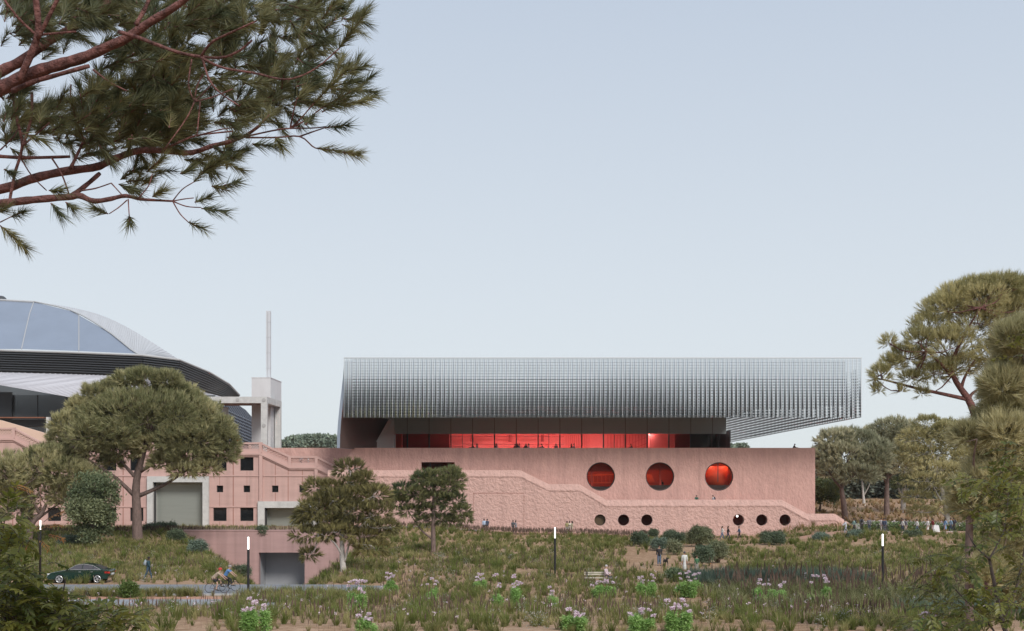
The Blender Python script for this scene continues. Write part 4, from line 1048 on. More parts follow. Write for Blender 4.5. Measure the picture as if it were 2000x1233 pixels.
def blades(x, y, z, n, H, W, lean, tint, droop=0.5):
    N = len(x); M_ = N*n
    c = np.repeat(np.stack([x,y,z],1), n, 0)
    a = RNG.uniform(0,2*np.pi,M_); h = np.repeat(H,n)*RNG.uniform(0.55,1.1,M_)
    le = lean*RNG.uniform(0.15,1.0,M_)
    o = np.stack([np.cos(a),np.sin(a),np.zeros(M_)],1)
    b = c + o*(np.repeat(H,n)*0.13*RNG.random(M_))[:,None]; b[:,2] -= 0.03
    w = np.stack([-np.sin(a+RNG.normal(0,.8,M_)),np.cos(a),np.zeros(M_)],1)*(np.repeat(W,n)/2)[:,None]
    m = b + o*(h*le*0.45)[:,None]; m[:,2] += h*0.62
    t = b + o*(h*le*1.15)[:,None]; t[:,2] += h*(1.0 - droop*le*0.6)
    V = np.stack([b-w, b+w, m+w*0.75, m-w*0.75, t],1).reshape(-1,3)
    k = np.arange(M_)[:,None]*5
    T = np.concatenate([k+np.array([0,1,2]),k+np.array([0,2,3]),k+np.array([3,2,4])])
    tn = np.clip(np.repeat(tint,n)+RNG.normal(0,.13,M_),0,1)
    return V, T, np.repeat(tn,5)
def merge(parts):
    Vs, Ts, tn, off = [], [], [], 0
    for V,T,q in parts: Vs.append(V); Ts.append(T+off); tn.append(q); off += len(V)
    return np.concatenate(Vs), np.concatenate(Ts), np.concatenate(tn)
m_grass = mat('olive_grass', (0.12,0.15,0.035), 0.7, tint=(0.42,0.37,0.17), trans=0.38, spec=0.25)
parts = []
for (n,y0,y1,nb,h0,w0,pw) in ((7500,49,76,34,0.50,0.018,1.5),(15000,74,112,24,0.52,0.028,1.6),(27500,108,176,15,0.58,0.05,1.4)):
    x,y = scatter(n,y0,y1,pw)
    den = np.clip((fbm(x,y)-0.34)*3.4,0.03,1)
    front = (y < 64) & (x < -6)
    den = np.where(y < 68, den*0.62, den); den = np.where(front, den*0.35, den); den = np.where((x>30)&(y<120), np.maximum(den,0.75), den)
    den = np.where((y>152)&(y<168)&(x<16), den*0.4, den)
    den = np.where((x<-22)&(y>100), np.maximum(den,0.85), den)
    ok = RNG.random(n) < den*keep_off(x,y)
    x,y = x[ok],y[ok]; z = ground(x,y)
    g1 = nz2(x*1.4,y*1.2,1.0,5.0)
    tint = np.clip(0.40 + 0.30*g1 + RNG.normal(0,.28,len(x)),0,1)
    H = h0*RNG.uniform(0.55,1.5,len(x))*np.where(y>100,1.0,1.0); W = np.full(len(x),w0)
    parts.append(blades(x,y,z,nb,H,W,0.75,tint))
V,T,q = merge(parts)
tag(mesh_np('meadow_grass',V,T,m_grass,tint=q),'olive and straw coloured grass tufts over the meadow','grass',kind='stuff')
# rounded green tussocks
parts = []
x,y = scatter(1500,50,165,1.5); ok = RNG.random(len(x)) < keep_off(x,y); x,y = x[ok],y[ok]
parts.append(blades(x,y,ground(x,y),70,RNG.uniform(0.7,1.25,len(x)),np.where(y>100,0.04,0.022),0.9,np.clip(RNG.normal(.35,.2,len(x)),0,1)))
V,T,q = merge(parts)
tag(mesh_np('green_tussocks',V,T,mat('fresh_tussock',(0.12,0.165,0.035),0.65,tint=(0.26,0.265,0.09),trans=0.4,spec=0.25),tint=q),'rounded fresher green grass tussocks dotted over the meadow','grass',kind='stuff')
# dry seed spikes
def spikes(name,label,n,y0,y1,x0,x1,h,m,wd,dens,headfrac=0.45):
    y = RNG.uniform(y0,y1,n); x = RNG.uniform(-1,1,n)*y*(1060/F) if x0 is None else RNG.uniform(x0,x1,n)
    if dens: ok = RNG.random(n) < np.clip((fbm(x*0.8+20,y*0.8)-0.42)*3.5,0,1)*keep_off(x,y)
    else: ok = RNG.random(n) < np.clip((fbm(x*2+3,y*2)-0.2)*2.2,0.1,1)
    x,y = x[ok],y[ok]; n = len(x); z = ground(x,y)
    hh = h*RNG.uniform(0.6,1.25,n); b = np.stack([x,y,z],1)
    dirn = norm(np.stack([RNG.normal(0,.10,n),RNG.normal(0,.10,n),np.ones(n)],1))
    top = b+dirn*hh[:,None]; hb = b+dirn*(hh*(1-headfrac))[:,None]; hm = b+dirn*(hh*(1-headfrac*0.5))[:,None]
    sw = np.stack([np.full(n,0.006),np.zeros(n),np.zeros(n)],1)*np.where(y>90,1.6,1)[:,None]
    Vs=[np.stack([b-sw,b+sw,hb],1)]; 
    for ax in (0,1):
        hw = np.zeros((n,3)); hw[:,ax] = wd*RNG.uniform(.6,1.2,n)
        Vs.append(np.stack([hb,hm+hw,top],1)); Vs.append(np.stack([hb,top,hm-hw],1))
    V = np.concatenate([v.reshape(-1,3) for v in Vs]); T = np.arange(len(V)).reshape(-1,3)
    q = np.concatenate([np.repeat(RNG.random(n),3) for _ in Vs])
    return tag(mesh_np(name,V,T,m,tint=q),label,'wild grass',kind='stuff')
m_seed = mat('purple_brown_seed',(0.085,0.055,0.045),0.85,tint=(0.22,0.15,0.11),trans=0.15)
m_seed_s = mat('straw_seed',(0.30,0.225,0.16),0.85,tint=(0.46,0.37,0.27),trans=0.2)
spikes('seed_spikes','thin purple brown seed spikes standing in the meadow',9000,50,125,None,None,1.05,m_seed,0.030,True)
spikes('straw_stems','pale straw coloured dry stems among the grass',14000,50,172,None,None,0.65,m_seed_s,0.018,True)
spikes('tall_seed_heads','dense stand of tall brown seed heads at the right of the meadow',950,78,88,14,34,1.75,m_seed,0.045,False,0.40)
spikes('wall_foot_grass','dry grass fringe along the tunnel wall top and ramp wall foot',2600,151.3,153.5,-42,-16,0.9,m_seed_s,0.04,False,0.6)
spikes('fringe_grass','dark grass fringe on the plaza edge under the pink hall',2200,151.2,154.5,-60,-16,1.0,m_seed,0.04,False,0.6)
spikes('wall_base_stems','brown stems growing along the rough wall foot',3200,168.5,171.3,-16,18,0.9,m_seed,0.04,False,0.6)
# under-storey leaves of the tall stand, sage hedge, herbs
def blade_patch(name,label,n,x0,x1,y0,y1,H,nb,W,m,lean,shape=None):
    x = RNG.uniform(x0,x1,n); y = RNG.uniform(y0,y1,n)
    if shape is not None: ok = shape(x,y); x,y = x[ok],y[ok]
    V,T,q = blades(x,y,ground(x,y),nb,H*RNG.uniform(.7,1.2,len(x)),np.full(len(x),W),lean,np.clip(RNG.normal(.4,.25,len(x)),0,1))
    return tag(mesh_np(name,V,T,m,tint=q),label,'ground cover',kind='stuff')
blade_patch('strap_leaves','arching olive strap leaves below the tall seed heads',520,13,34,73,86,1.15,26,0.035,mat('strap_leaf',(0.11,0.13,0.045),0.6,tint=(0.30,0.28,0.13),trans=0.25),0.9)
blade_patch('rush_bed','dark blue green rush bed in the middle of the meadow',620,13.2,26,88,95,1.2,22,0.028,mat('rush_leaf',(0.06,0.10,0.075),0.6,tint=(0.15,0.20,0.14),trans=0.2),0.35)
blade_patch('dark_rushes','dark rushes at the lower right beside the sapling',340,22,34,62,73,1.3,26,0.03,mat('rush_leaf',(0.03,0.055,0.038)),0.6)
n = 2000; x,y = scatter(n,50,130,1.4); ok = RNG.random(n) < np.clip((fbm(x*1.3+50,y*1.3)-0.5)*3,0,1)*keep_off(x,y)*0.8; x,y = x[ok],y[ok]
c = np.stack([x,y,ground(x,y)],1); pp = np.repeat(c,60,0); h_ = RNG.random(len(pp))
pp = pp + np.stack([RNG.normal(0,.17,len(pp)),RNG.normal(0,.17,len(pp)),h_*0.75],1)
V,T,q = leaves(pp,0.085,0.045)
tag(mesh_np('pale_herbs',V,T,mat('silver_herb',(0.20,0.21,0.16),0.7,tint=(0.42,0.42,0.36),trans=0.2),tint=q),'silvery grey herbs sprinkled between the grass','herb',kind='stuff')
# flower bed and low wall along the promenade
n = 520; x = RNG.uniform(45,68,n); y = RNG.uniform(158.3,160.5,n); c = np.stack([x,y,ground(x,y)],1); pp = np.repeat(c,40,0)
pp = pp + np.stack([RNG.normal(0,.3,len(pp)),RNG.normal(0,.25,len(pp)),RNG.random(len(pp))*1.1],1)
V,T,q = leaves(pp,0.22,0.12)
tag(mesh_np('border_planting',V,T,mat('border_leaf',(0.10,0.17,0.06),0.6,tint=(0.26,0.34,0.14),trans=0.3),tint=q),'green border planting along the promenade','ground cover',kind='stuff')
n = 420; x = RNG.uniform(45,68,n); y = RNG.uniform(158.2,160.4,n); pp = np.repeat(np.stack([x,y,ground(x,y)+RNG.uniform(.6,1.2,n)],1),6,0)+RNG.normal(0,.09,(n*6,3))
V,T,q = leaves(pp,0.14,0.12)
tag(mesh_np('border_blossom',V,T,mat('border_flower',(0.55,0.40,0.48),0.7,tint=(0.70,0.66,0.66)),tint=q),'small pink and white blossom in the promenade border','flowers',kind='stuff')
b = MB()
for i in range(46):
    x0 = 45+i*0.9; zz = gz(x0,162)
    b.box(x0+0.01, x0+0.89, 161.7+random.uniform(0,.1), 162.3, zz-0.4, zz+0.78+random.uniform(-.08,.08))
tag(b.build('stone_wall', mat('grey_stone',(0.36,0.35,0.34),0.9,var=0.3,vscale=1.5,bump=0.08,bscale=3), origin=(50,162,1)),'low grey stone wall behind the promenade border','wall')
# bank behind the promenade: orange brown tussocks
x = RNG.uniform(34,105,1500); y = RNG.uniform(166,260,1500); ok = ~((x<50)&(y<182)) | (x>50)
V,T,q = blades(x,y,ground(x,y),18,RNG.uniform(.6,1.3,len(x)),np.full(len(x),.09),0.9,RNG.random(len(x)))
tag(mesh_np('bank_grass',V,T,mat('russet_grass',(0.19,0.17,0.06),0.7,tint=(0.48,0.31,0.17),trans=0.25),tint=q),'russet and olive tussocks on the bank below the pines','grass',kind='stuff')
# ------------------------------------------------------------------ shrubs
def shrub(label, px, py, wpx, hpx, m, d=None, L=0.15, W=0.085, name='round_shrub', cat='shrub', group=None, dens=1.0, pale=False):
    if d is None: p, d = on_ground(px, py, 60)
    else: p = at_d(px, d)
    k = d/F; rx, h_ = wpx*k/2, hpx*k
    root = empty(name, p, label, cat, group)
    Vs = []; sb = MB()
    for j in range(6):
        c = (p[0]+RNG.uniform(-.55,.55)*rx, p[1]+RNG.uniform(-.5,.5)*rx, p[2]+h_*RNG.uniform(.38,.66))
        n = int(60*dens*max(1.0, rx*h_*0.8)); q_, u = clump_points(c,(rx*0.52,rx*0.5,h_*0.40),n,shell=0.5)
        pp = np.repeat(q_,14,0)+RNG.normal(0,L*0.9,(n*14,3)); pp[:,2] = np.maximum(pp[:,2], p[2]+0.05)
        Vs.append(leaves(pp,L,W,tint=np.clip(RNG.normal(RNG.uniform(.2,.8),.2,len(pp)),0,1),out=np.repeat(u,14,0)))
        sb.tube([p+Vector((RNG.uniform(-.1,.1),RNG.uniform(-.1,.1),-.1)), Vector(c)],[0.05,0.02],5)
    V,T,q = merge(Vs)
    sb.build('stems', m_bark, root); mesh_np('foliage',V,T,m,root,tint=q)
    return root
m_sh1 = mat('dark_shrub_leaf',(0.06,0.095,0.055),0.6,tint=(0.16,0.20,0.115),trans=0.25)
m_sh2 = mat('olive_shrub_leaf',(0.12,0.145,0.07),0.6,tint=(0.27,0.28,0.16),trans=0.25)
m_sh3 = mat('blue_shrub_leaf',(0.09,0.14,0.10),0.6,tint=(0.22,0.28,0.21),trans=0.25)
shrub('largest grey olive shrub against the wall between the round portholes',1366,1068,58,40,m_sh2)
shrub('dark low shrub left of the largest wall shrub',1318,1063,52,24,m_sh1)
shrub('dark spreading shrub at the start of the sandy path',1252,1068,38,26,m_sh1)
shrub('pale blue grey shrub beside the dog walker',1286,1076,34,22,m_sh3)
shrub('rounded olive shrub right of the dog walker',1316,1084,34,28,m_sh2)
shrub('dark green shrub below the three strolling walkers',1368,1106,44,36,m_sh1)
shrub('lighter wide shrub joined to the dark green shrub by the path',1404,1100,46,40,m_sh2)
shrub('dark shrub by the wall right of the three walkers',1509,1065,54,26,m_sh1)
shrub('blue green shrub at the end of the ramp wall',1598,1054,46,10,m_sh3)
shrub('blue green shrub in front of the cyclists on the promenade',1672,1048,40,9,m_sh3)
shrub('small dark shrub at the promenade edge under the walkers',1782,1048,34,8,m_sh1)
shrub('small dark bush under the first portholes',1276,1050,22,14,m_sh1)
shrub('little brown bush at the foot of the wall below a porthole',1256,1037,14,8,mat('brown_leaf',(0.10,0.07,0.05),0.7,tint=(0.2,0.14,0.1)),d=172.5)
shrub('blue green shrub leaning on the tunnel wall at the left',385,1084,36,26,m_sh3)
shrub('dark shrub on the berm top beside the large portal',325,1040,46,18,m_sh1)
shrub('dark shrub at the berm top next to the stone pine',300,1042,34,18,m_sh1)
shrub('olive green shrub on the berm left of the tunnel wall',345,1062,34,26,m_sh1)
shrub('dark shrub at the foot of the tunnel wall behind the cyclists',470,1128,40,22,m_sh1)
shrub('small grey shrub on the slope right of the tunnel mouth',628,1122,22,12,m_sh3)
shrub('round dark bush beside the tunnel mouth',512,1138,30,18,m_sh1)
shrub('dark shrub under the small pine at the left edge',30,1070,60,26,m_sh1)
shrub('grey shrub below the broadleaf tree',135,1068,46,20,m_sh3)
shrub('fresh green bush by the road right of the dark green car',252,1168,34,24,mat('fresh_leaf',(0.09,0.15,0.03),0.6,tint=(0.19,0.24,0.07),trans=0.35))
shrub('pale green herb mound in front of the white robed walker',1318,1136,36,20,mat('pale_green_leaf',(0.13,0.19,0.09),0.6,tint=(0.28,0.33,0.19),trans=0.3))
# ------------------------------------------------------------------ spider flowers
m_cle = mat('bright_green_leaf',(0.21,0.40,0.09),0.55,tint=(0.50,0.68,0.27),trans=0.45)
m_pet = mat('pink_petal',(0.72,0.52,0.64),0.7,tint=(0.86,0.77,0.82),trans=0.3)
pv = RNG.normal(0,1,(46,3)); pv = norm(pv); pv[:,2] = np.abs(pv[:,2])*0.9-0.15
V,T,q = leaves(pv*0.035,0.085,0.045,out=pv,oz=2.0)
head_me = None
def cleome(label, px, py, wpx, hpx, heads, d=None):
    global head_me
    if d is None: p,d = on_ground(px,py,45)
    else: p = at_d(px,d)
    k = d/F; rx = wpx*k/2; H = hpx*k
    root = empty('spider_flower', p, label, 'flowering plant','pink spider flowers in the meadow')
    n = int(1500*max(0.4,rx)); u = rand_unit(n); r = RNG.random(n)**0.5
    st = MB()
    nst = max(4,int(9*rx)); stx = [(p[0]+random.uniform(-.8,.8)*rx, p[1]+random.uniform(-.6,.6)*rx) for _ in range(nst)]
    base = np.array([stx[i%nst] for i in range(n)])
    t = RNG.random(n)
    pp = np.stack([base[:,0]+u[:,0]*0.16*r, base[:,1]+u[:,1]*0.16*r, p[2]+0.06+t*H*0.66*(0.75+0.25*np.sin(base[:,0]*9))],1)
    pp = np.repeat(pp,5,0)+RNG.normal(0,.05,(n*5,3))
    V1,T1,q1 = leaves(pp,0.15,0.05,out=np.repeat(norm(np.stack([u[:,0],u[:,1],np.full(n,.1)],1)),5,0),oz=1.0)
    mesh_np('foliage',V1,T1,m_cle,root,tint=q1)
    for i in range(heads):
        x,y = stx[i%nst]; x += random.uniform(-.2,.2); y += random.uniform(-.2,.2); zt = p[2]+H*random.uniform(0.70,1.15)
        st.tube([(x,y,p[2]),(x+random.uniform(-.05,.05),y,zt)],[0.012,0.008],4)
        if head_me is None:
            o = mesh_np('flower_head',V,T,m_pet,None,origin=(0,0,0),tint=q); head_me = o.data
        else: o = link('flower_head',head_me,m_pet,None)
        o.parent = root; o.location = Vector((x,y,zt))-p; o.rotation_euler = (0,0,random.uniform(0,6)); s = random.uniform(1.0,1.45); o.scale = (s,s,s)
    st.build('stems', m_cle, root)
for a in (('tall lush spider flower clump right of the terracotta path',690,1206,62,66,12),('slim spider flower clump behind the lush left clump',768,1162,34,36,9),('narrow spider flower plant with few blooms',843,1182,20,48,4),
          ('widest bright spider flower clump at the meadow centre',990,1190,68,58,12),('spider flower clump just behind the widest bright one',935,1154,30,28,7),('small spider flower plant below the middle lamp post',1082,1196,26,44,4),
          ('spider flower clump in front of the park bench',1180,1168,50,32,9),('spider flower clump at the start of the pale herb mound',1268,1168,44,40,10),('spider flower clump under the white robed walker',1340,1168,40,44,9),
          ('tall thin spider flower at the left of the rush bed',1362,1158,16,34,3),('spider flower clump below the rush bed',1500,1184,62,46,7),('bright spider flower clump in the tall seed heads',1604,1186,56,54,9),
          ('spider flower clump at the bottom edge near the left path',498,1236,52,58,8),('pair of blooms at the bottom edge left of centre',715,1240,36,36,4),('short spider flower clump at the right bottom of the centre',1255,1238,60,44,7),
          ('bright spider flower clump at the bottom edge right of centre',1325,1236,50,56,8),('spider flower clump at the bottom edge beside the sapling',1810,1238,60,40,9),('loose spider flower group left of the bottom centre',1120,1232,40,36,5)):
    cleome(*a)
# ------------------------------------------------------------------ foreground broadleaf plants
def leaf_row(p0, d0, L, pairs, ll, lw, tint, Vs, stem, droop=0.25, rs=0.003):
    """a pinnate spray: curved stalk with paired leaflets"""
    p = Vector(p0); d = Vector(d0).normalized(); side = d.cross(Vector((0,0,1)))
    side = side.normalized() if side.length > 1e-3 else Vector((1,0,0))
    side = (side*1.0 + Vector((random.uniform(-.5,.5),random.uniform(-.5,.5),random.uniform(-.5,.5)))).normalized()
    side = (side - d*side.dot(d)).normalized()
    pts = [p.copy()]; pos, dirs = [], []
    for i in range(pairs):
        p = p + d*(L/pairs); d = (d + Vector((0,0,-droop/pairs))).normalized(); pts.append(p.copy())
        for s in (-1,1):
            if i == 0 and random.random() < .5: continue
            pos.append(tuple(p)); dirs.append(tuple((d*0.75+side*s*0.8+Vector((0,0,random.uniform(-.25,.15)))).normalized()))
    pos.append(tuple(p)); dirs.append(tuple(d))
    stem.tube(pts, rs, 4, cap=False)
    pos, dirs = np.array(pos), np.array(dirs); N = len(pos)
    nrm = np.tile(np.array(side.cross(d)),(N,1))+RNG.normal(0,.25,(N,3)); s_ = norm(np.cross(dirs,nrm)); nn_ = np.cross(s_,dirs)
    l_ = (ll*RNG.uniform(.75,1.2,N))[:,None]; w_ = (lw*RNG.uniform(.8,1.2,N))[:,None]
    q = [pos, pos+dirs*l_*.3+s_*w_*.45, pos+dirs*l_*.65+s_*w_*.42, pos+dirs*l_-nn_*l_*.12, pos+dirs*l_*.65-s_*w_*.42, pos+dirs*l_*.3-s_*w_*.45, pos+dirs*l_*.5-nn_*w_*.14]
    V = np.stack(q,1).reshape(-1,3); k = np.arange(N)[:,None]*7
    T = np.concatenate([k+np.array(t) for t in ((0,1,6),(1,2,6),(2,3,6),(3,4,6),(4,5,6),(5,0,6))])
    Vs.append((V,T,np.repeat(np.clip(tint+RNG.normal(0,.12,N),0,1),7)))
m_fl = mat('glossy_leaf',(0.06,0.09,0.017),0.45,tint=(0.23,0.225,0.05),trans=0.4,spec=0.5)
m_or = mat('orange_leaf',(0.30,0.12,0.03),0.5,tint=(0.42,0.22,0.06),trans=0.35)
m_twig = mat('dark_twig',(0.05,0.035,0.03),0.8)
sap = empty('leafy_sapling', (X(1990,11.5),11.5,gz(X(1990,11.5),11.5)), 'leafy broadleaf sapling close by in the lower right corner', 'tree')
st = MB(); Vs = []
def pt(px,py,d=11.5): return P(px,py,d)
def limb(l,r0,r1,d=11.5):
    p3 = resample([pt(a,b_,d+0.12*i) for i,(a,b_) in enumerate(l)],12); st.tube(p3,[r0+(r1-r0)*i/11 for i in range(12)],6)
limb([(2010,1420),(1985,1300),(1958,1214),(1944,1149),(1932,1092)],0.03,0.014)
limb([(1932,1092),(1905,1067),(1890,1041)],0.010,0.004); limb([(1932,1092),(1950,1060),(1962,1030),(1970,960)],0.010,0.004)
limb([(2010,1420),(1985,1310),(1928,1214),(1880,1167),(1840,1120)],0.014,0.005); limb([(1958,1214),(1990,1130),(2010,1000),(2005,900)],0.015,0.005); limb([(2010,1420),(1930,1290),(1840,1220)],0.015,0.006); limb([(2005,950),(2010,800),(1998,690)],0.008,0.003)
for (cx_,cy_,rx,ry,n) in ((1850,1105,50,22,30),(1805,1140,34,12,12),(1875,1160,70,34,48),(1960,950,46,36,40),(1905,945,30,18,14),(1985,905,20,40,16),(1960,1060,46,36,26),(1990,1150,34,60,36),(1840,1205,70,28,42),(1998,680,12,34,8),(1935,1005,40,24,18),(1900,1080,30,16,8),(1930,1200,50,30,30),(1830,1240,80,20,24),(1995,1020,20,40,16),(1990,980,20,30,14)):
    for _ in range(n):
        a, r = random.uniform(0,6.283), math.sqrt(random.random())
        p0 = pt(cx_+rx*r*math.cos(a), cy_+ry*r*math.sin(a), random.uniform(10.6,12.6))
        leaf_row(p0,(random.uniform(-1,.5),random.uniform(-.7,.5),random.uniform(-.5,.45)),random.uniform(.12,.24),random.choice((4,5,6)),.062,.026,random.uniform(.1,.8),Vs,st,0.5,0.0022)
V,T,q = merge(Vs); st.build('branches',m_twig,sap); mesh_np('foliage',V,T,m_fl,sap,tint=q)
m_fl2 = mat('olive_shrub_leaf_close',(0.075,0.11,0.02),0.45,tint=(0.28,0.275,0.06),trans=0.4,spec=0.5)
bsh = empty('foreground_shrub', (X(60,14),14,gz(X(60,14),14)), 'large leafy shrub with orange tips in the lower left corner', 'shrub')
st = MB(); Vs = []; Vo = []
for l in ([(60,1450),(70,1350),(60,1220),(50,1120),(40,1010)],[(60,1450),(130,1290),(200,1235),(250,1212)],[(60,1450),(0,1250),(-30,1120)],[(60,1450),(100,1220),(120,1170),(128,1130)],[(60,1450),(78,1130),(74,1040)],[(60,1450),(0,1150),(10,1010)]):
    p3 = resample([P(a,b_,14.0+0.1*i) for i,(a,b_) in enumerate(l)],12); st.tube(p3,[0.022-0.0015*i for i in range(12)],6)
for (cx_,cy_,rx,ry,n) in ((50,1210,70,30,150),(10,1150,40,34,70),(95,1192,44,26,60),(-8,1050,22,36,30),(20,1055,24,20,14),(20,1005,16,14,7),(200,1222,66,18,50),(235,1206,34,10,14),(30,1100,40,20,22),(-10,1190,50,50,60),(125,1232,60,14,44),(60,1160,40,16,24),(85,1105,14,8,3),(120,1168,10,8,3)):
    for _ in range(n):
        a, r = random.uniform(0,6.283), math.sqrt(random.random())
        p0 = P(cx_+rx*r*math.cos(a), cy_+ry*r*math.sin(a), random.uniform(13.0,15.2))
        leaf_row(p0,(random.uniform(-.6,1),random.uniform(-.8,.5),random.uniform(-.2,.9)),random.uniform(.16,.28),random.choice((3,4,5)),.12,.042,random.uniform(.1,.9),Vs,st,0.7,0.003)
for (x_,y_,dx,dz) in ((8,952,1,.1),(20,948,1,-.05),(62,1038,1,.5),(75,1030,1,.3),(80,1045,1,0),(70,1050,.6,-.3),(85,1020,.8,.6),(60,1052,-.3,-.5)):
    leaf_row(P(x_,y_,13.6),(dx,random.uniform(-.3,.2),dz),.22,6,.07,.022,random.random(),Vo,st,.5,.003)
V,T,q = merge(Vs); st.build('branches',m_twig,bsh); mesh_np('foliage',V,T,m_fl2,bsh,tint=q)
V,T,q = merge(Vo); mesh_np('orange_sprays',V,T,m_or,bsh,tint=q)
x = RNG.uniform(-32,-21,170); y = RNG.uniform(81.7,83.6,170)
x2 = RNG.uniform(-18,-8.5,260); y2 = RNG.uniform(76,84,260); x = np.concatenate([x,x2]); y = np.concatenate([y,y2])
V,T,q = blades(x,y,ground(x,y),40,RNG.uniform(.4,.95,len(x)),np.full(len(x),.024),0.8,np.clip(RNG.normal(.4,.25,len(x)),0,1))
tag(mesh_np('verge_grass',V,T,m_grass,tint=q),'grass tufts on the verge between the road and the cycle path','grass',kind='stuff')
x,y = scatter(900,50,100,1.3); ok = RNG.random(len(x)) < np.clip((fbm(x*1.1+70,y*1.1)-0.42)*3,0,1)*keep_off(x,y); x,y = x[ok],y[ok]; n = len(x)
pp = np.repeat(np.stack([x,y,ground(x,y)+RNG.uniform(.45,1.05,n)],1),9,0)+RNG.normal(0,.035,(n*9,3))
V,T,q = leaves(pp,0.075,0.045)
tag(mesh_np('small_blossom',V,T,m_pet,tint=q),'small loose pink blossoms scattered among the grass','flowers',kind='stuff')
# ================================================================== lamp posts
m_post = mat('black_post',(0.018,0.018,0.02),0.45)
m_tube = mat('lamp_tube',(1,1,0.95),0.4,emit=3.2,ecol=(1,0.99,0.93))
def lamp(label, px, d, H=3.95):
    p = at_d(px,d); root = empty('lamp_post',p,label,'lamp post','slim lamp posts along the paths')
    b = MB(); b.tube([p-Vector((0,0,.3)),p+Vector((0,0,H-0.82))],0.085,12); b.build('post',m_post,root,smooth=False)
    b = MB(); b.tube([p+Vector((0,0,H-0.82)),p+Vector((0,0,H))],0.05,12); b.build('light_tube',m_tube,root)
    b = MB(); b.tube([p+Vector((0,0,H)),p+Vector((0,0,H+0.03))],0.06,12); b.build('cap',m_post,root)
    b = MB(); b.tube([p+Vector((0,0,-.05)),p+Vector((0,0,.04))],0.17,12); b.build('base_plate',m_post,root)
lamp('slim lit lamp post on the road in front of the tunnel wall',485,82.2)
lamp('slim lit lamp post at the middle of the meadow',1084,97.0)
lamp('slim lit lamp post half hidden in tall seed heads',1724,86.0)
lamp('slim lamp post behind the dark green car, its lit top seen through leaves',79,109.0)
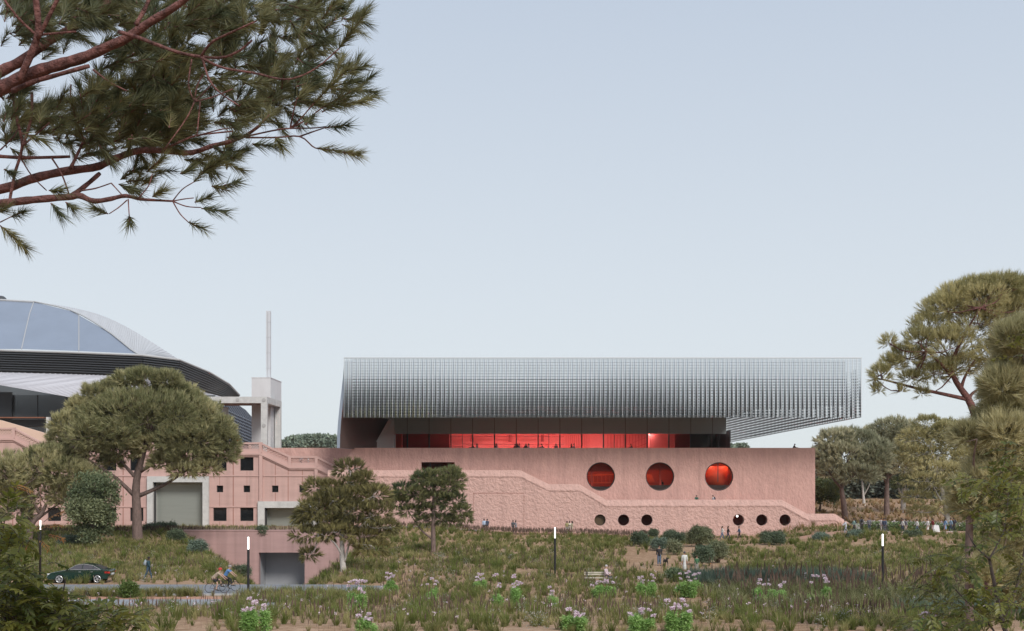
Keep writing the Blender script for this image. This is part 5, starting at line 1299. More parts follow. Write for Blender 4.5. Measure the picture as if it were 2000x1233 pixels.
# ================================================================== car
def car(label, px, d, heading):
    p = at_d(px,d); root = empty('car',(0,0,0),label,'car',local=True)
    m_body = mat('dark_green_paint',(0.003,0.026,0.015),0.2,spec=0.6); m_body.node_tree.nodes['Principled BSDF'].inputs['Coat Weight'].default_value = 0.6
    m_win = mat('tinted_window',(0.075,0.07,0.08),0.12); m_chr = mat('chrome_trim',(0.72,0.73,0.74),0.25,metal=0.8); m_tyre = mat('tyre',(0.012,0.012,0.012),0.85); m_rim = mat('silver_rim',(0.62,0.63,0.65),0.35,metal=0.5)
    # side outline, front at -x
    wb, r = 1.40, 0.36
    def arch(cx): return [(cx - r*math.cos(t), 0.31 + r*math.sin(t)) for t in np.linspace(math.pi, 0, 11)][::-1]
    bottom = [(-2.28,0.30)] + [( -wb - 0.02 - 0 + (q[0]-(-wb)), q[1]) for q in arch(-wb)] + arch(wb) + [(2.2,0.32)]
    outline = [(-2.28,0.30)] + arch(-wb) + [(-0.98,0.22),(0.98,0.22)] + arch(wb) + [(2.12,0.32),(2.25,0.55),(2.30,0.88),(2.24,0.98),(1.75,1.0),(-0.9,0.98),(-1.5,0.90),(-2.05,0.78),(-2.28,0.62),(-2.36,0.45)]
    secs = [(-0.90,0.86,0.03),(-0.84,1.0,0.0),(0.84,1.0,0.0),(0.90,0.86,0.03)]
    b = MB(); n = len(outline); ccx, ccz = 0.0, 0.6
    prev = None
    for (yy, sc, _) in [(-0.90,0.975,0),(-0.82,1.0,0),(0.82,1.0,0),(0.90,0.975,0)]:
        base = len(b.v); b.v += [(ccx+(x-ccx)*sc, yy, ccz+(z-ccz)*(sc if z > .5 else 1)) for x,z in outline]
        if prev is not None:
            for k in range(n):
                b.f.append([prev+k, prev+(k+1)%n, base+(k+1)%n, base+k]); b.m.append(0)
        prev = base
    for yy, sc, fl in ((-0.90,0.975,False),(0.90,0.975,True)):
        b.tri_fan([outline], lambda q: (q[0]*sc, yy, ccz+(q[1]-ccz)*(sc if q[1] > .5 else 1)), 0, fl)
    b.build('body', m_body, root)
    # cabin
    cab = [(-0.95,0.985),(-0.25,1.36),(0.15,1.43),(0.65,1.42),(1.1,1.33),(1.85,1.0)]
    b = MB(); lo, hi = 0.80, 0.60
    def yw(z): return lo+(hi-lo)*(z-0.985)/0.445
    for s in (-1,1):
        b.tri_fan([cab], lambda q: (q[0], s*yw(q[1]), q[1]), 0, s > 0)
    for (x0,z0),(x1,z1) in zip(cab[:-1],cab[1:]):
        b.poly([(x0,-yw(z0),z0),(x1,-yw(z1),z1),(x1,yw(z1),z1),(x0,yw(z0),z0)])
    b.build('roof', m_body, root)
    for nm, a, c_, i0 in (('windscreen',cab[0],cab[1],0),('rear_window',cab[4],cab[5],1)):
        b = MB(); e = 0.012; q = 0.08
        pa = (a[0]+(c_[0]-a[0])*.08, a[1]+(c_[1]-a[1])*.08+e); pb = (a[0]+(c_[0]-a[0])*.92, a[1]+(c_[1]-a[1])*.92+e)
        b.poly([(pa[0],-yw(pa[1])+q,pa[1]),(pb[0],-yw(pb[1])+q,pb[1]),(pb[0],yw(pb[1])-q,pb[1]),(pa[0],yw(pa[1])-q,pa[1])]); b.build(nm,m_win,root)
    wins = [[(-0.72,1.04),(0.22,1.04),(0.24,1.375),(-0.02,1.36),(-0.25,1.30)],[(0.30,1.04),(1.02,1.04),(1.02,1.285),(0.72,1.36),(0.32,1.375)],[(1.06,1.04),(1.50,1.04),(1.06,1.265)]]
    for s in (-1,1):
        for w in wins:
            b = MB(); b.tri_fan([w], lambda q: (q[0], s*(yw(q[1])+0.008), q[1]), 0, s > 0); b.build('side_window',m_win,root)
        b = MB(); o_ = [(-0.80,1.02),(-0.27,1.33),(0.0,1.395),(0.5,1.40),(1.02,1.31),(1.60,1.02),(-0.80,1.02)]
        for q,t in zip(o_[:-1],o_[1:]): b.beam((q[0],s*(yw(q[1])+0.012),q[1]),(t[0],s*(yw(t[1])+0.012),t[1]),0.02,0.035)
        b.build('window_trim',m_chr,root)
        b = MB(); b.box(0.225,0.30,s*0.80-.012 if s>0 else -0.825,s*0.80+.025 if s>0 else -0.79,1.0,1.38) if False else b.beam((0.27,s*(yw(1.03)+.011),1.03),(0.28,s*(yw(1.385)+.011),1.385),0.02,0.07); b.build('door_pillar',m_frame,root)
        b = MB(); b.box(-2.30,-1.98,s*0.80-0.09,s*0.80+0.09,0.60,0.73); b.build('headlight',mat('headlight',(0.75,0.78,0.8),0.15),root)
        b = MB(); b.box(1.92,2.285,s*0.80-0.10,s*0.80+0.105,0.74,0.87); b.build('tail_light',mat('red_lens',(0.50,0.03,0.025),0.25,emit=0.25,ecol=(0.8,0.05,0.03)),root)
        b = MB(); b.ball((-0.78,s*0.98,1.05),(0.10,0.09,0.07),10,6); b.build('mirror',m_body,root,smooth=True)
        for xx in (0.10,0.98):
            b = MB(); b.box(xx-.09,xx+.09,s*0.905-.015,s*0.905+.015,0.84,0.87); b.build('door_handle',m_chr,root)
        for cx_ in (-wb,wb):
            w = bpy.data.objects.new('wheel',None); COL.objects.link(w); w.parent = root; ORG[w.name] = Vector((0,0,0))
            yy = s*0.80
            b = MB(); b.tube([(cx_,yy-0.10,0.32),(cx_,yy+0.10,0.32)],0.325,26); b.build('tyre',m_tyre,w)
            b = MB(); b.ring((cx_,yy+s*0.105,0.32),0.235,0.022,n=26)
            for k in range(10):
                a = 2*math.pi*k/10 + (0.12 if k%2 else -0.12)
                b.beam((cx_,yy+s*0.115,0.32),(cx_+0.235*math.cos(a),yy+s*0.112,0.32+0.235*math.sin(a)),0.02,0.035,up=(0,1,0))
            b.tube([(cx_,yy+s*0.10,0.32),(cx_,yy+s*0.13,0.32)],0.05,12); b.build('rim',m_rim,w)
    b = MB(); b.box(2.24,2.335,-0.26,0.26,0.60,0.72); b.build('number_plate',mat('plate_white',(0.6,0.6,0.6)),root)
    b = MB(); b.box(-2.40,-2.34,-0.42,0.42,0.36,0.60); b.build('grille',m_frame,root)
    root.location = p; root.rotation_euler = (0,0,heading)
    return root
car('dark green saloon car on the road, seen side on behind the shrub', 160, 93.0, 0.05)
# ================================================================== people
m_eye = mat('eye_dark',(0.02,0.015,0.012),0.3)
def skinned(verts, edges, rad, sub=1):
    me = bpy.data.meshes.new('tmp'); me.from_pydata(verts, edges, []); o = bpy.data.objects.new('tmp', me); COL.objects.link(o)
    md = o.modifiers.new('s','SKIN'); md.use_smooth_shade = True
    for i, r in enumerate(rad):
        rr = r if isinstance(r,(tuple,list)) else (r,r); me.skin_vertices[0].data[i].radius = rr
        me.skin_vertices[0].data[i].use_root = (i == 0)
    if sub: o.modifiers.new('d','SUBSURF').levels = sub
    dg = bpy.context.evaluated_depsgraph_get()
    out = bpy.data.meshes.new_from_object(o.evaluated_get(dg)); out.name = 'skin'
    bpy.data.objects.remove(o); bpy.data.meshes.remove(me)
    return out
def D(a, L, b=0.0): return Vector((math.sin(a)*math.cos(b)*L, math.sin(b)*L, -math.cos(a)*math.cos(b)*L))
POSES = {   # lean, (thigh, shin) left, right, (upper arm, forearm) left, right, arm spread, head pitch
 'walk':(0.05,(0.42,0.10),(-0.28,-0.55),(-0.35,-0.10),(0.35,0.65),0.10,0.0),
 'stride':(0.08,(0.55,0.30),(-0.38,-0.70),(-0.45,-0.2),(0.45,0.8),0.10,0.05),
 'stand':(0.0,(0.03,0.0),(-0.05,-0.06),(0.03,0.20),(-0.02,0.15),0.12,0.0),
 'carry':(0.02,(0.25,0.05),(-0.2,-0.3),(0.1,1.5),(-0.25,0.0),0.10,0.1),
 'lean':(0.35,(0.12,0.0),(-0.1,-0.2),(0.75,1.5),(0.7,1.45),0.14,0.1),
 'talk':(0.0,(0.06,0.0),(-0.06,-0.05),(0.35,1.7),(0.0,0.3),0.15,0.05),
 'push':(0.12,(0.35,0.05),(-0.3,-0.5),(0.7,0.9),(0.65,0.85),0.08,0.05),
 'ride':(0.80,(1.35,0.25),(0.75,-0.25),(0.95,0.85),(0.92,0.82),0.10,-0.25),
 'ride_up':(0.55,(0.70,-0.30),(1.30,0.20),(0.95,0.85),(0.92,0.82),0.10,-0.15),
 'sit':(-0.05,(1.45,0.15),(1.42,0.05),(0.3,1.2),(0.25,1.1),0.10,0.1)}
CACHE = {}
def body_parts(pose, bottom='long', top='long'):
    key = (pose,bottom,top)
    if key in CACHE: return CACHE[key]
    lean,lL,lR,aL,aR,spr,hp = POSES[pose]
    ax = Vector((math.sin(lean),0,math.cos(lean)))
    pel = Vector((0,0,0.93)); sp = pel+ax*0.20; ch = pel+ax*0.43; nk = pel+ax*0.565
    hl = lean*0.45+hp; hx = Vector((math.sin(hl),0,math.cos(hl))); fw = Vector((math.cos(hl),0,-math.sin(hl)))
    chin = nk+hx*0.06+fw*0.025; hm = nk+hx*0.155+fw*0.025; ht = nk+hx*0.225+fw*0.01
    j = {}
    for s,leg,arm,n in ((1,lL,aL,'L'),(-1,lR,aR,'R')):
        hip = pel+Vector((0,s*0.095,-0.05)); kn = hip+D(leg[0],0.43); an = kn+D(leg[1],0.40); toe = an+Vector((0.15*math.cos(leg[1]*0.6),s*0.02,-0.05+min(0,0.10*leg[1])))
        sh = ch+ax*0.05+Vector((0,s*0.185,0)); el_ = sh+D(arm[0],0.285,s*spr); wr = el_+D(arm[1],0.25,s*spr*0.4); pa = wr+D(arm[1],0.08,0)
        j[n] = (hip,kn,an,toe,sh,el_,wr,pa)
    low = min(j[n][2].z for n in 'LR')
    if pose in ('ride','ride_up','sit'): shift = Vector((0,0,0))
    else: shift = Vector((0,0,0.085-low))
    vs = [pel,sp,ch,nk,chin,hm,ht]; ed = [(0,1),(1,2),(2,3),(3,4),(4,5),(5,6)]; rd = [(.13,.11),(.125,.10),(.15,.11),(.055,.055),(.07,.066),(.096,.080),(.070,.062)]
    vs.append(hm+fw*0.112-hx*0.012); ed.append((5,7)); rd.append(.016)          # nose
    for n in 'LR':
        h,k,a,t,s_,e_,w,pm = j[n]; b0 = len(vs)
        vs += [h,k,a,t,s_,e_,w,pm]; ed += [(0,b0),(b0,b0+1),(b0+1,b0+2),(b0+2,b0+3),(2,b0+4),(b0+4,b0+5),(b0+5,b0+6),(b0+6,b0+7)]
        rd += [.085,.056,.040,.033,.062,.043,.029,(.036,.022)]
    vs = [v+shift for v in vs]
    body = skinned(vs,ed,rd)
    # fingers, ears, eyes
    mb = MB()
    for n,s in (('L',1),('R',-1)):
        pm = j[n][7]+shift; wr = j[n][6]+shift; dd = (pm-wr).normalized(); sd = Vector((1,0,0))-dd*dd.x; sd = sd.normalized() if sd.length > .1 else Vector((0,0,1))
        cu = Vector((0,-s,0))
        for q in range(4):
            b0 = pm+sd*(0.030-0.020*q)+dd*0.01; l = (0.075,0.085,0.08,0.06)[q]
            mb.tube([b0, b0+dd*l*0.5+cu*0.006, b0+dd*l*0.9+cu*0.028],[.0095,.0085,.006],5)
        b0 = wr+sd*0.03+dd*0.03; mb.tube([b0,b0+sd*0.03+dd*0.03,b0+sd*0.035+dd*0.06+cu*0.01],[.012,.010,.007],5)
    for s in (-1,1):
        e = hm+shift+Vector((0,s*0.092,-0.005))-fw*0.008; mb.ball(e,(.022,.010,.032),6,4)
        mb.ball(hm+shift+fw*0.088+Vector((0,s*0.034,0))+hx*0.018,(.010,.013,.009),6,4,1)
    mb.tube([hm+shift+fw*0.086-hx*0.052+Vector((0,-.024,0)),hm+shift+fw*0.092-hx*0.052,hm+shift+fw*0.086-hx*0.052+Vector((0,.024,0))],[.004,.007,.004],4,1)
    nb = len(body.vertices); verts = [tuple(v.co) for v in body.vertices]+mb.v; faces = [list(p.vertices) for p in body.polygons]; mi = [0]*len(faces)
    faces += [[k+nb for k in f] for f in mb.f]; mi += mb.m
    bm = bpy.data.meshes.new('person_body'); bm.from_pydata(verts,[],faces); bm.polygons.foreach_set('material_index',mi); bm.polygons.foreach_set('use_smooth',[True]*len(faces))
    # clothing shells
    vs = [pel-ax*0.13,pel+ax*0.02,sp,ch,ch+ax*0.11]; ed = [(0,1),(1,2),(2,3),(3,4)]; rd = [(.178,.155),(.172,.148),(.166,.145),(.190,.150),(.085,.085)]
    for n in 'LR':
        h,k,a,t,s_,e_,w,pm = j[n]; b0 = len(vs); end = s_.lerp(e_,0.75) if top == 'short' else e_.lerp(w,0.92)
        if top == 'short': vs += [s_,end]; ed += [(3,b0),(b0,b0+1)]; rd += [.080,.066]
        else: vs += [s_,e_,end]; ed += [(3,b0),(b0,b0+1),(b0+1,b0+2)]; rd += [.080,.060,.046]
    shirt = skinned([v+shift for v in vs],ed,rd)
    vs = [pel+ax*0.12,pel-Vector((0,0,.02))]; ed = [(0,1)]; rd = [(.155,.132),(.165,.14)]
    if bottom == 'skirt':
        vs += [pel+Vector((0.02,0,-.3)),pel+Vector((0.03,0,-.62))]; ed += [(1,2),(2,3)]; rd += [(.19,.17),(.25,.22)]
    elif bottom == 'robe':
        vs += [pel+Vector((0.0,0,-.35)),pel+Vector((0.0,0,-.80))]; ed += [(1,2),(2,3)]; rd += [(.20,.17),(.23,.19)]
    else:
        for n in 'LR':
            h,k,a = j[n][0],j[n][1],j[n][2]; b0 = len(vs)
            if bottom == 'short': vs += [h,h.lerp(k,0.85)]; ed += [(1,b0),(b0,b0+1)]; rd += [.104,.082]
            else: vs += [h,k,k.lerp(a,0.97)]; ed += [(1,b0),(b0,b0+1),(b0+1,b0+2)]; rd += [.104,.072,.058]
    trs = skinned([v+shift for v in vs],ed,rd)
    sb = MB()
    for n in 'LR':
        a,t = j[n][2]+shift,j[n][3]+shift; dd = (t-a); dd.z = 0; dd.normalize()
        heel = a-dd*0.05-Vector((0,0,.045)); sb.tube([heel,a+dd*0.02-Vector((0,0,.03)),t-Vector((0,0,.005)),t+dd*0.07-Vector((0,0,.015))],[.040,.050,.044,.022],8)
    shoes = bpy.data.meshes.new('shoes'); shoes.from_pydata(sb.v,[],sb.f); shoes.polygons.foreach_set('use_smooth',[True]*len(sb.f))
    hairs = {}
    for kind in ('short','long','cap','helmet'):
        hb = MB(); c = hm+shift+hx*0.028-fw*0.016
        if kind == 'helmet': hb.ball(c+hx*0.012+fw*0.01,(.135,.108,.105),14,8)
        else: hb.ball(c,(.112,.100,.104),12,8)
        if kind == 'long':
            hb.tube([c-hx*0.0-fw*0.045,c-hx*0.12-fw*0.075,c-hx*0.30-fw*0.085],[.085,.088,.05],9)
        hm_ = bpy.data.meshes.new('hair'); hm_.from_pydata(hb.v,[],hb.f); hm_.polygons.foreach_set('use_smooth',[True]*len(hb.f)); hairs[kind] = hm_
    CACHE[key] = dict(body=bm,shirt=shirt,trs=trs,shoes=shoes,hair=hairs,back=(ch+shift,ax,fw))
    return CACHE[key]
SKIN = {'l':(0.50,0.31,0.23),'m':(0.33,0.18,0.12),'d':(0.09,0.05,0.035)}
def cm(name,c): return mat(name+'_%02d%02d%02d' % tuple(int(v*99) for v in c), c, 0.8, var=0.12, vscale=14)
PEOPLE = []
def person(label, pos, face, pose='stand', top=(.5,.5,.5), bot=(.05,.05,.08), hair=(.02,.015,.012), skin='m', hk='short', bottom='long', topk='long', H=1.72, shoe=(.05,.05,.05), group=None):
    bp = body_parts(pose,bottom,topk)
    root = empty('person',pos,label,'person',group,local=True)
    root.rotation_euler = (0,0,face); s = H/1.73; root.scale = (s,s,s)
    def add(n,me,ms):
        o = bpy.data.objects.new(n,me); COL.objects.link(o); o.parent = root
        if len(me.materials) < len(ms):
            for m in ms[len(me.materials):]: me.materials.append(m)
        for i,m in enumerate(ms): o.material_slots[i].link = 'OBJECT'; o.material_slots[i].material = m
        return o
    add('body',bp['body'],[mat('skin_'+skin,SKIN[skin],0.6),m_eye])
    add('shirt',bp['shirt'],[cm('cloth',top)])
    add('skirt' if bottom == 'skirt' else 'robe' if bottom == 'robe' else 'shorts' if bottom == 'short' else 'trousers',bp['trs'],[cm('cloth',bot)])
    add('shoes',bp['shoes'],[cm('shoe',shoe)])
    add('helmet' if hk == 'helmet' else 'hair',bp['hair'][hk],[cm('hair',hair)])
    PEOPLE.append(root)
    root['pose_'] = pose
    del root['pose_']
    return root
def backpack(label, who, pose, col, bottom='long', topk='long'):
    c,ax,fw = body_parts(pose,bottom,topk)['back']
    r = empty('backpack',(0,0,0),label,'backpack',local=True)
    b = MB(); b.ball((0,0,0),(.11,.16,.24),12,8); b.ball((-.09,0,-.06),(.06,.12,.13),10,6); b.build('bag',cm('bag',col),r,smooth=True)
    b = MB()
    for s in (-1,1): b.tube([(.04,s*.10,.2),(.17,s*.11,.25),(.28,s*.12,.10),(.24,s*.13,-.08),(.08,s*.13,-.18)],.018,5)
    b.build('straps',cm('bag',(.03,.03,.03)),r)
    M_ = who.matrix_basis.copy()
    r.matrix_basis = Matrix.Translation(who.location) @ Matrix.Rotation(who.rotation_euler[2],4,'Z') @ Matrix.Scale(who.scale[0],4) @ Matrix.Translation(c - fw*0.22 - ax*0.06) @ Matrix.Rotation(math.atan2(ax.x,ax.z),4,'Y')
    return r
RT, LF, TOC, AWAY = 0.0, math.pi, -math.pi/2, math.pi/2
W,G,BK,NV,BL,JN = (.62,.62,.60),(.25,.25,.26),(.02,.02,.022),(.025,.035,.07),(.07,.13,.26),(.10,.15,.24)
w = person('person in a dark teal jacket with a grey backpack walking right by the road',at_d(289.5,95.0),RT,'walk',(.02,.06,.075),(.03,.075,.12),skin='d',H=1.78)
backpack('pale grey backpack on the walker by the road',w,'walk',(.33,.38,.42))
# bicycles and riders
def bike(label, pos, face, col=(.03,.03,.03), group='bicycles'):
    root = empty('bicycle',(0,0,0),label,'bicycle',group,local=True)
    m_t = mat('bike_tyre',(.012,.012,.012),.8); m_f = cm('bike',col); m_s = mat('spoke',(.35,.36,.37),.4,metal=.6)
    r = .335; A,B = (-.50,0,r),(.50,0,r)
    for c in (A,B):
        w_ = bpy.data.objects.new('wheel',None); COL.objects.link(w_); w_.parent = root; ORG[w_.name] = Vector((0,0,0))
        b = MB(); b.ring(c,r-.014,.017,n=30,m=6); b.build('tyre',m_t,w_)
        b = MB()
        for k in range(14):
            a = 2*math.pi*k/14; b.tube([(c[0],.02*(-1)**k,c[2]),(c[0]+(r-.03)*math.cos(a),0,c[2]+(r-.03)*math.sin(a))],.0025,3)
        b.tube([(c[0],-.04,c[2]),(c[0],.04,c[2])],.02,8); b.build('spokes',m_s,w_)
    b = MB(); bb,se,hd,hb_ = (-.09,0,.30),(-.20,0,.83),(.36,0,.84),(.39,0,.72)
    for p,q,t in ((bb,se,.017),(se,hd,.016),(bb,hb_,.019),(bb,A,.012),(se,A,.010),(hd,hb_,.02),(hb_,B,.013)): b.tube([p,q],t,7)
    b.build('frame',m_f,root)
    b = MB(); b.tube([se,(-.225,0,.95)],.013,6); b.build('seat_post',m_s,root)
    b = MB(); b.tube([(-.36,0,.955),(-.25,0,.965),(-.08,0,.955)],[.065,.05,.018],8); b.build('saddle',m_t,root)
    b = MB(); b.tube([hd,(.36,0,.92),(.44,0,.94)],.013,6)
    for s in (-1,1): b.tube([(.44,0,.94),(.44,s*.2,.94),(.53,s*.21,.93),(.55,s*.21,.85),(.46,s*.21,.80)],.012,6)
    b.build('handlebar',m_t,root)
    b = MB(); b.ring((bb[0],-.05,bb[2]),.09,.008,n=18,m=4)
    b.tube([(bb[0],-.06,bb[2]),(bb[0]+.12,-.09,bb[2]-.12)],.010,5); b.tube([(bb[0],.06,bb[2]),(bb[0]-.12,.09,bb[2]+.12)],.010,5); b.build('crankset',m_s,root)
    root.location = pos; root.rotation_euler = (0,0,face); return root
pa, pb_ = at_d(424,84.2), at_d(446,85.6)
bike('black road bicycle under the rider with the red helmet',pa+Vector((0,0,.03)),RT)
bike('black road bicycle under the rider in the blue vest',pb_+Vector((0,0,.03)),RT)
person('cyclist in a beige top and red helmet bent over the handlebar',pa+Vector((-.24,0,.12)),RT,'ride',(.42,.33,.25),BK,(.45,.05,.04),'l','helmet','short','short',H=1.76)
person('cyclist in a blue vest and grey helmet riding ahead',pb_+Vector((-.24,0,.12)),RT,'ride_up',(.10,.22,.45),BK,(.28,.25,.24),'l','helmet','long','short',H=1.76)
w = person('person in a black sweatshirt and blue jeans walking a dog',at_d(1287.5,111.0),TOC,'stand',(.02,.018,.02),JN,skin='l',H=1.76)
pr = MB(); pp_ = at_d(1287.5,111.0); pr.poly([(pp_.x-.09,pp_.y-.21,pp_.z+1.33),(pp_.x+.09,pp_.y-.21,pp_.z+1.33),(pp_.x+.07,pp_.y-.205,pp_.z+1.39),(pp_.x-.07,pp_.y-.205,pp_.z+1.39)])
def dog(pos, face):
    root = empty('dog',(0,0,0),'black dog walking beside the person in the black sweatshirt','dog',local=True)
    vs = [(-.28,0,.52),(0,0,.50),(.25,0,.53),(.38,0,.66),(.47,0,.75),(.60,0,.71),(-.42,0,.60),(-.56,0,.74)]
    ed = [(0,1),(1,2),(2,3),(3,4),(4,5),(0,6),(6,7)]; rd = [(.115,.12),(.115,.105),(.125,.15),(.075,.08),(.080,.08),(.04,.04),(.03,.03),(.012,.012)]
    for s in (-1,1):
        b0 = len(vs); o = .05*s
        vs += [(.24,s*.09,.40),(.24+o,s*.10,.22),(.25+o,s*.10,.05),(.30+o,s*.10,.025)]; ed += [(2,b0),(b0,b0+1),(b0+1,b0+2),(b0+2,b0+3)]; rd += [.06,.034,.024,.026]
        b0 = len(vs); vs += [(-.25,s*.09,.40),(-.18-o,s*.10,.30),(-.34-o,s*.10,.17),(-.32-o,s*.10,.04),(-.26-o,s*.10,.025)]; ed += [(0,b0),(b0,b0+1),(b0+1,b0+2),(b0+2,b0+3),(b0+3,b0+4)]; rd += [.08,.05,.028,.024,.026]
    m_ = skinned([Vector(v) for v in vs],ed,rd); m_.materials.clear(); o = link('body',m_,mat('black_fur',(.018,.018,.02),.7),root)
    b = MB()
    for s in (-1,1): b.tube([(.44,s*.07,.82),(.44,s*.10,.74),(.46,s*.10,.66)],[.02,.035,.015],6)
    b.build('ears',mat('black_fur',(.018,.018,.02)),root)
    b = MB(); b.ring((.36,0,.64),.085,.015,axis='z',n=14,m=5); b.build('collar',mat('collar',(.25,.27,.30)),root)
    root.location = pos; root.rotation_euler = (0,0,face)
dog(at_d(1300,110.6), TOC+0.25)
person('person in a long pale grey robe walking away through the flowers',at_d(1337,104.0),AWAY,'stand',(.60,.62,.60),(.56,.58,.57),(.07,.07,.075),'m','short','robe',H=1.68)
person('child in a green jumper beside the person in the robe',at_d(1361,104.5),AWAY,'stand',(.05,.15,.07),(.40,.38,.36),(.10,.035,.02),'l',H=1.30)
# bench and sitter
bp_ = at_d(1168,92.0)
bn = empty('park_bench',bp_,'pale wooden park bench half hidden by flowers','bench')
m_wood = mat('pale_wood',(.50,.46,.38),.7,var=.15,vscale=3)
b = MB()
for k in range(4): b.box(bp_.x-1.0,bp_.x+1.0,bp_.y-.25+k*.125,bp_.y-.15+k*.125,bp_.z+.46,bp_.z+.50)
b.build('seat',m_wood,bn)
b = MB()
for k in range(2): b.box(bp_.x-1.0,bp_.x+1.0,bp_.y+.27,bp_.y+.31,bp_.z+.66+k*.14,bp_.z+.76+k*.14)
b.build('backrest',m_wood,bn)
for s in (-.8,.8):
    b = MB(); b.box(bp_.x+s-.04,bp_.x+s+.04,bp_.y-.22,bp_.y-.14,bp_.z-.1,bp_.z+.46); b.build('leg',m_frame,bn)
    b = MB(); b.box(bp_.x+s-.04,bp_.x+s+.04,bp_.y+.23,bp_.y+.268,bp_.z-.1,bp_.z+.92); b.build('leg',m_frame,bn)
person('person in a pale pink top sitting on the park bench',bp_+Vector((.62,.05,-.31)),RT-0.35,'sit',(.60,.48,.52),(.03,.035,.06),(.45,.42,.42),'l','short')
# three walkers below the wall
TW = 'three walkers strolling below the portholes'
for px,l,t,bt,hk,f,bo in ((1410.5,'person with long dark hair, white top and blue jeans',W,JN,'long',RT,'long'),(1422,'person with long dark hair, black top and dark jeans',BK,NV,'long',RT,'long'),(1444,'person in a blue shirt and black trousers walking left',(.08,.13,.22),BK,'short',LF,'long')):
    person(l,at_d(px,163.0),f,'walk',t,bt,(.03,.015,.012),'m',hk,bo,group=TW)
WG = 'people standing along the rough pink wall'
for px,l,t,bt,po,f in ((945.5,'person in a light blue shirt and black shorts, leftmost at the wall',(.42,.52,.66),BK,'stand',AWAY),(951.5,'person in dark blue beside the light blue shirt at the wall',(.04,.06,.10),BK,'stand',AWAY),(1002,'person in dark grey, left of the pair under the door outline',(.07,.08,.09),(.04,.045,.06),'talk',TOC),(1007.5,'person in mid grey clothes, right of the pair under the door outline',(.24,.24,.26),(.22,.22,.25),'talk',LF),(1107.5,'person in a black and white outfit, left of the trio at the wall',(.30,.26,.12),(.5,.52,.52),'talk',TOC),(1112.5,'person in cream, middle of the trio at the wall',(.60,.54,.45),(.4,.36,.3),'stand',TOC),(1117.5,'person in olive beige, right of the trio at the wall',(.36,.32,.22),(.42,.37,.27),'talk',LF)):
    person(l,at_d(px,172.4),f,po,t,bt,(.012,.01,.01),'d','long' if px > 1100 else 'short',bottom='short' if px < 946 else 'long',group=WG)
zr = Z(976.5,YL)-1.15
person('person in a green jacket leaning on the ramp parapet under the third round window',Vector((X(1360,176.4),176.4,zr+.02)),TOC,'lean',(.03,.12,.09),BK,skin='l',group='people on the ramp')
w = person('person in white with a dark backpack walking along the ramp',Vector((X(1393,177.2),177.2,zr+.02)),LF,'walk',(.55,.57,.6),BK,skin='l',group='people on the ramp')
backpack('dark backpack on the person in white on the ramp',w,'walk',(.02,.025,.05))
zb2 = Z(915.5,YS)-0.0
person('person with dark hair and white top on the balustrade landing',Vector((X(588,177.6),177.6,CP[4][1]+.03)),TOC,'talk',(.45,.42,.45),NV,(.03,.02,.02),'m','long',group='people on the landing')
person('person all in white on the balustrade landing',Vector((X(602,177.8),177.8,CP[4][1]+.03)),LF,'talk',(.68,.66,.68),(.6,.6,.62),(.4,.36,.36),'l','short',group='people on the landing')
person('person in pale clothes at the high balustrade by the pergola',Vector((X(488,178.2),178.2,CP[3][1]+.03)),TOC,'stand',(.62,.5,.45),G,(.2,.12,.08),'l','short')
TG = 'people on the terrace under the pavilion'
tl = [(926,'dark','lean',BK,LF),(932,'mid','talk',G,LF),(967,'dark','stand',BK,RT),(970.5,'grey','talk',(.14,.14,.16),LF),(1003,'dark','lean',BK,RT),(1010.5,'dark','stand',(.05,.05,.06),AWAY),(1014.5,'grey','talk',(.2,.16,.16),LF),(1027,'dark','lean',BK,TOC),(1033,'pale','talk',(.5,.42,.42),LF),(1061.5,'dark','lean',BK,LF),(1086,'grey','stand',(.18,.12,.12),TOC),(1116.5,'dark','stand',BK,RT),(1121.5,'grey','talk',(.22,.18,.18),LF),(1236,'dark','lean',(.03,.02,.02),LF)]
tlab = ['dark figure leaning at the parapet before the first bright bay, left of a pair','grey figure leaning back in the pair before the first bright bay','dark figure standing before the second bright bay','grey figure facing the dark one before the second bright bay','dark figure bending beside the third bay mullion','dark figure standing behind the third bay mullion','brownish figure right of the third bay mullion','dark figure sitting low in the fourth bay','figure in a pale top in the fourth bay','dark figure alone in the fifth red bay','dim reddish grey figure standing alone by a mullion','dark figure left of the pair at the centre of the hall','greyish figure right of the pair at the centre of the hall','lone dark figure before the slatted red stair']
for (px,_,po,t,f),l in zip(tl,tlab):
    person(l,Vector((X(px,179.9),179.9+random.uniform(0,.5),10.95)),f,po,t,BK,(.012,.01,.01),'d',group=TG)
person('dark figure alone at the far right end of the terrace parapet',Vector((X(1549,179.9),179.9,10.95)),RT,'lean',BK,BK,(.01,.01,.01),'m')
person('dark silhouette standing inside the middle round window',Vector((X(1293.5,182),182.5,big[1][1]-2.28)),TOC,'stand',BK,BK,(.01,.01,.01),'d')
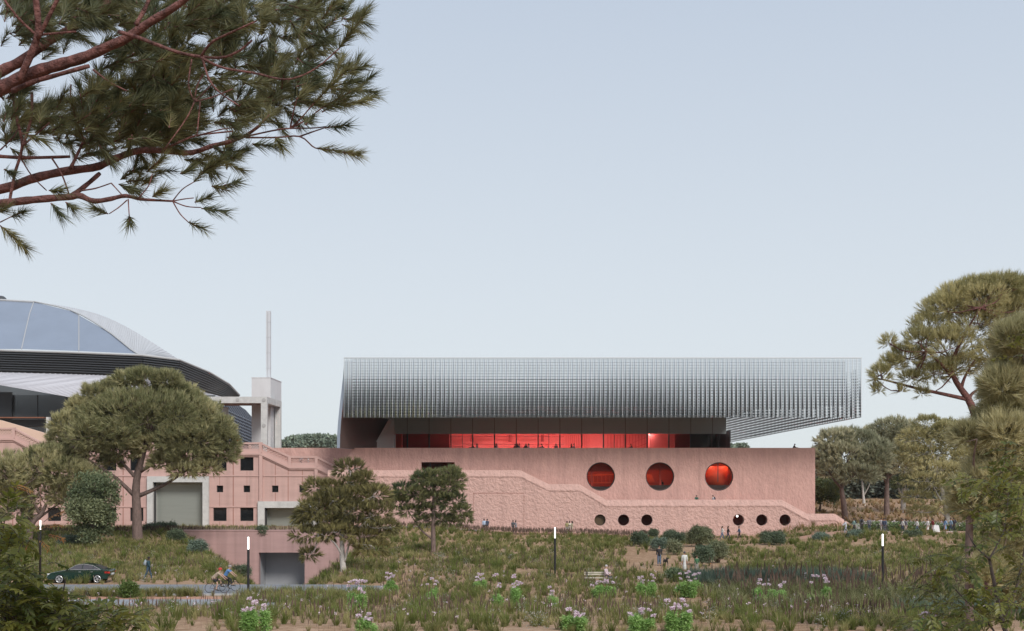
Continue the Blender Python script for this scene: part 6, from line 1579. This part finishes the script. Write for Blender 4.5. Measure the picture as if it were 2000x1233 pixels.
# promenade crowd
PG = 'people on the promenade'
cr = [(1652,'person in a white top walking a bicycle at the ramp end',(.55,.56,.6),(.4,.42,.48),'push',LF,'short',151.0),
 (1668,'person in a pale teal top with a black bag near the ramp end',(.25,.38,.34),BK,'walk',LF,'short',152.5),
 (1683,'person in black with a backpack behind the teal top',(.14,.15,.17),BK,'stand',AWAY,'short',156.0),
 (1697.5,'person in dark trousers and grey coat standing alone on the promenade',(.13,.13,.15),(.04,.06,.10),'stand',TOC,'short',154.0),
 (1721,'person in a pale top left of the second bicycle',(.60,.56,.55),(.55,.5,.48),'stand',RT,'short',154.5),
 (1726.5,'person in navy with a dark bag by the second bicycle',NV,(.10,.11,.13),'stand',TOC,'short',153.5),
 (1731,'person in slate blue holding the second bicycle',(.10,.14,.19),(.05,.05,.06),'push',LF,'short',154.2),
 (1762,'person in black behind the white shirt on the promenade',BK,BK,'walk',LF,'short',155.8),
 (1763.5,'person in a white shirt and dark trousers, left of a walking pair',W,NV,'walk',LF,'short',153.5),
 (1769.5,'person in grey, right of the walking pair',(.2,.2,.23),(.35,.28,.25),'walk',LF,'long',153.8),
 (1791.5,'person in a bright white shirt and slate trousers with a shoulder bag',(.70,.70,.68),(.07,.09,.13),'stride',LF,'short',153.2),
 (1812,'person dressed all in white striding left',(.68,.67,.66),(.64,.63,.62),'stride',LF,'short',153.0),
 (1822,'person in a dark red top and pale skirt',(.22,.03,.03),(.55,.5,.5),'walk',LF,'long',153.6),
 (1846,'person in a long blue dress',(.18,.30,.48),(.18,.30,.48),'walk',RT,'long',153.5),
 (1857.5,'person in a light blue shirt near the near pine trunk',(.22,.33,.44),NV,'walk',LF,'short',154.6),
 (1863,'person in dark clothes with a rucksack beside the light blue shirt',(.06,.06,.07),BK,'walk',LF,'short',155.2)]
for px,l,t,bt,po,f,hk,d in cr:
    w = person(l,at_d(px,d)+Vector((0,0,.02)),f,po,t,bt,(.02,.014,.012),'m',hk,'skirt' if 'skirt' in l or 'dress' in l else 'long',shoe=(.6,.6,.6) if px > 1690 else (.05,.05,.05),group=PG)
    if px == 1683: backpack('black backpack on the person behind the teal top',w,po,BK)
    if px == 1668: backpack('black bag on the back of the teal topped person',w,po,(.03,.03,.04))
    if px == 1863: backpack('dark rucksack on the rightmost promenade walker',w,po,(.03,.03,.05))
bike('dark bicycle pushed by the person in the white top',at_d(1655,150.6)+Vector((0,0,.02)),LF)
bike('dark bicycle held by the person in slate blue',at_d(1722,153.0)+Vector((0,0,.02)),LF)
tb_ = at_d(1828.5,152.6); b = MB()
n0 = [(-.42,-.2,0),(.42,-.2,0),(.42,.2,0),(-.42,.2,0)]
b.v = [(tb_.x+x*0.95,tb_.y+y,tb_.z+.12) for x,y,_ in n0]+[(tb_.x+x*.7,tb_.y+y*.6,tb_.z+.95) for x,y,_ in n0]; b.f = [[0,3,2,1],[4,5,6,7],[0,1,5,4],[1,2,6,5],[2,3,7,6],[3,0,4,7]]; b.m = [0]*6
for s in (-1,1): b.tube([(tb_.x-.15,tb_.y+s*.1,tb_.z+.95),(tb_.x,tb_.y+s*.1,tb_.z+1.15),(tb_.x+.15,tb_.y+s*.1,tb_.z+.95)],.012,5)
for x in (-.3,.3): b.ball((tb_.x+x,tb_.y,tb_.z+.08),(.08,.05,.08),8,5)
tag(b.build('shopping_trolley',mat('white_canvas',(.68,.68,.68),.8),origin=tb_),'white canvas trolley beside the person in the dark red top','trolley')
# ================================================================== air between here and the far trees
hb = MB(); hb.box(-900, 900, -440, 900, -9.0, 78.0)
hm_ = bpy.data.materials.new('thin_haze'); hm_.use_nodes = True
hn = hm_.node_tree.nodes; hn.remove(hn['Principled BSDF'])
pv_ = hn.new('ShaderNodeVolumePrincipled'); pv_.inputs['Color'].default_value = (0.93,0.96,1.0,1); pv_.inputs['Density'].default_value = 0.00005
hm_.node_tree.links.new(pv_.outputs[0], hn['Material Output'].inputs['Volume'])
tag(hb.build('haze', hm_), 'thin pale haze in the air', kind='stuff')
SC.cycles.volume_bounces = 1
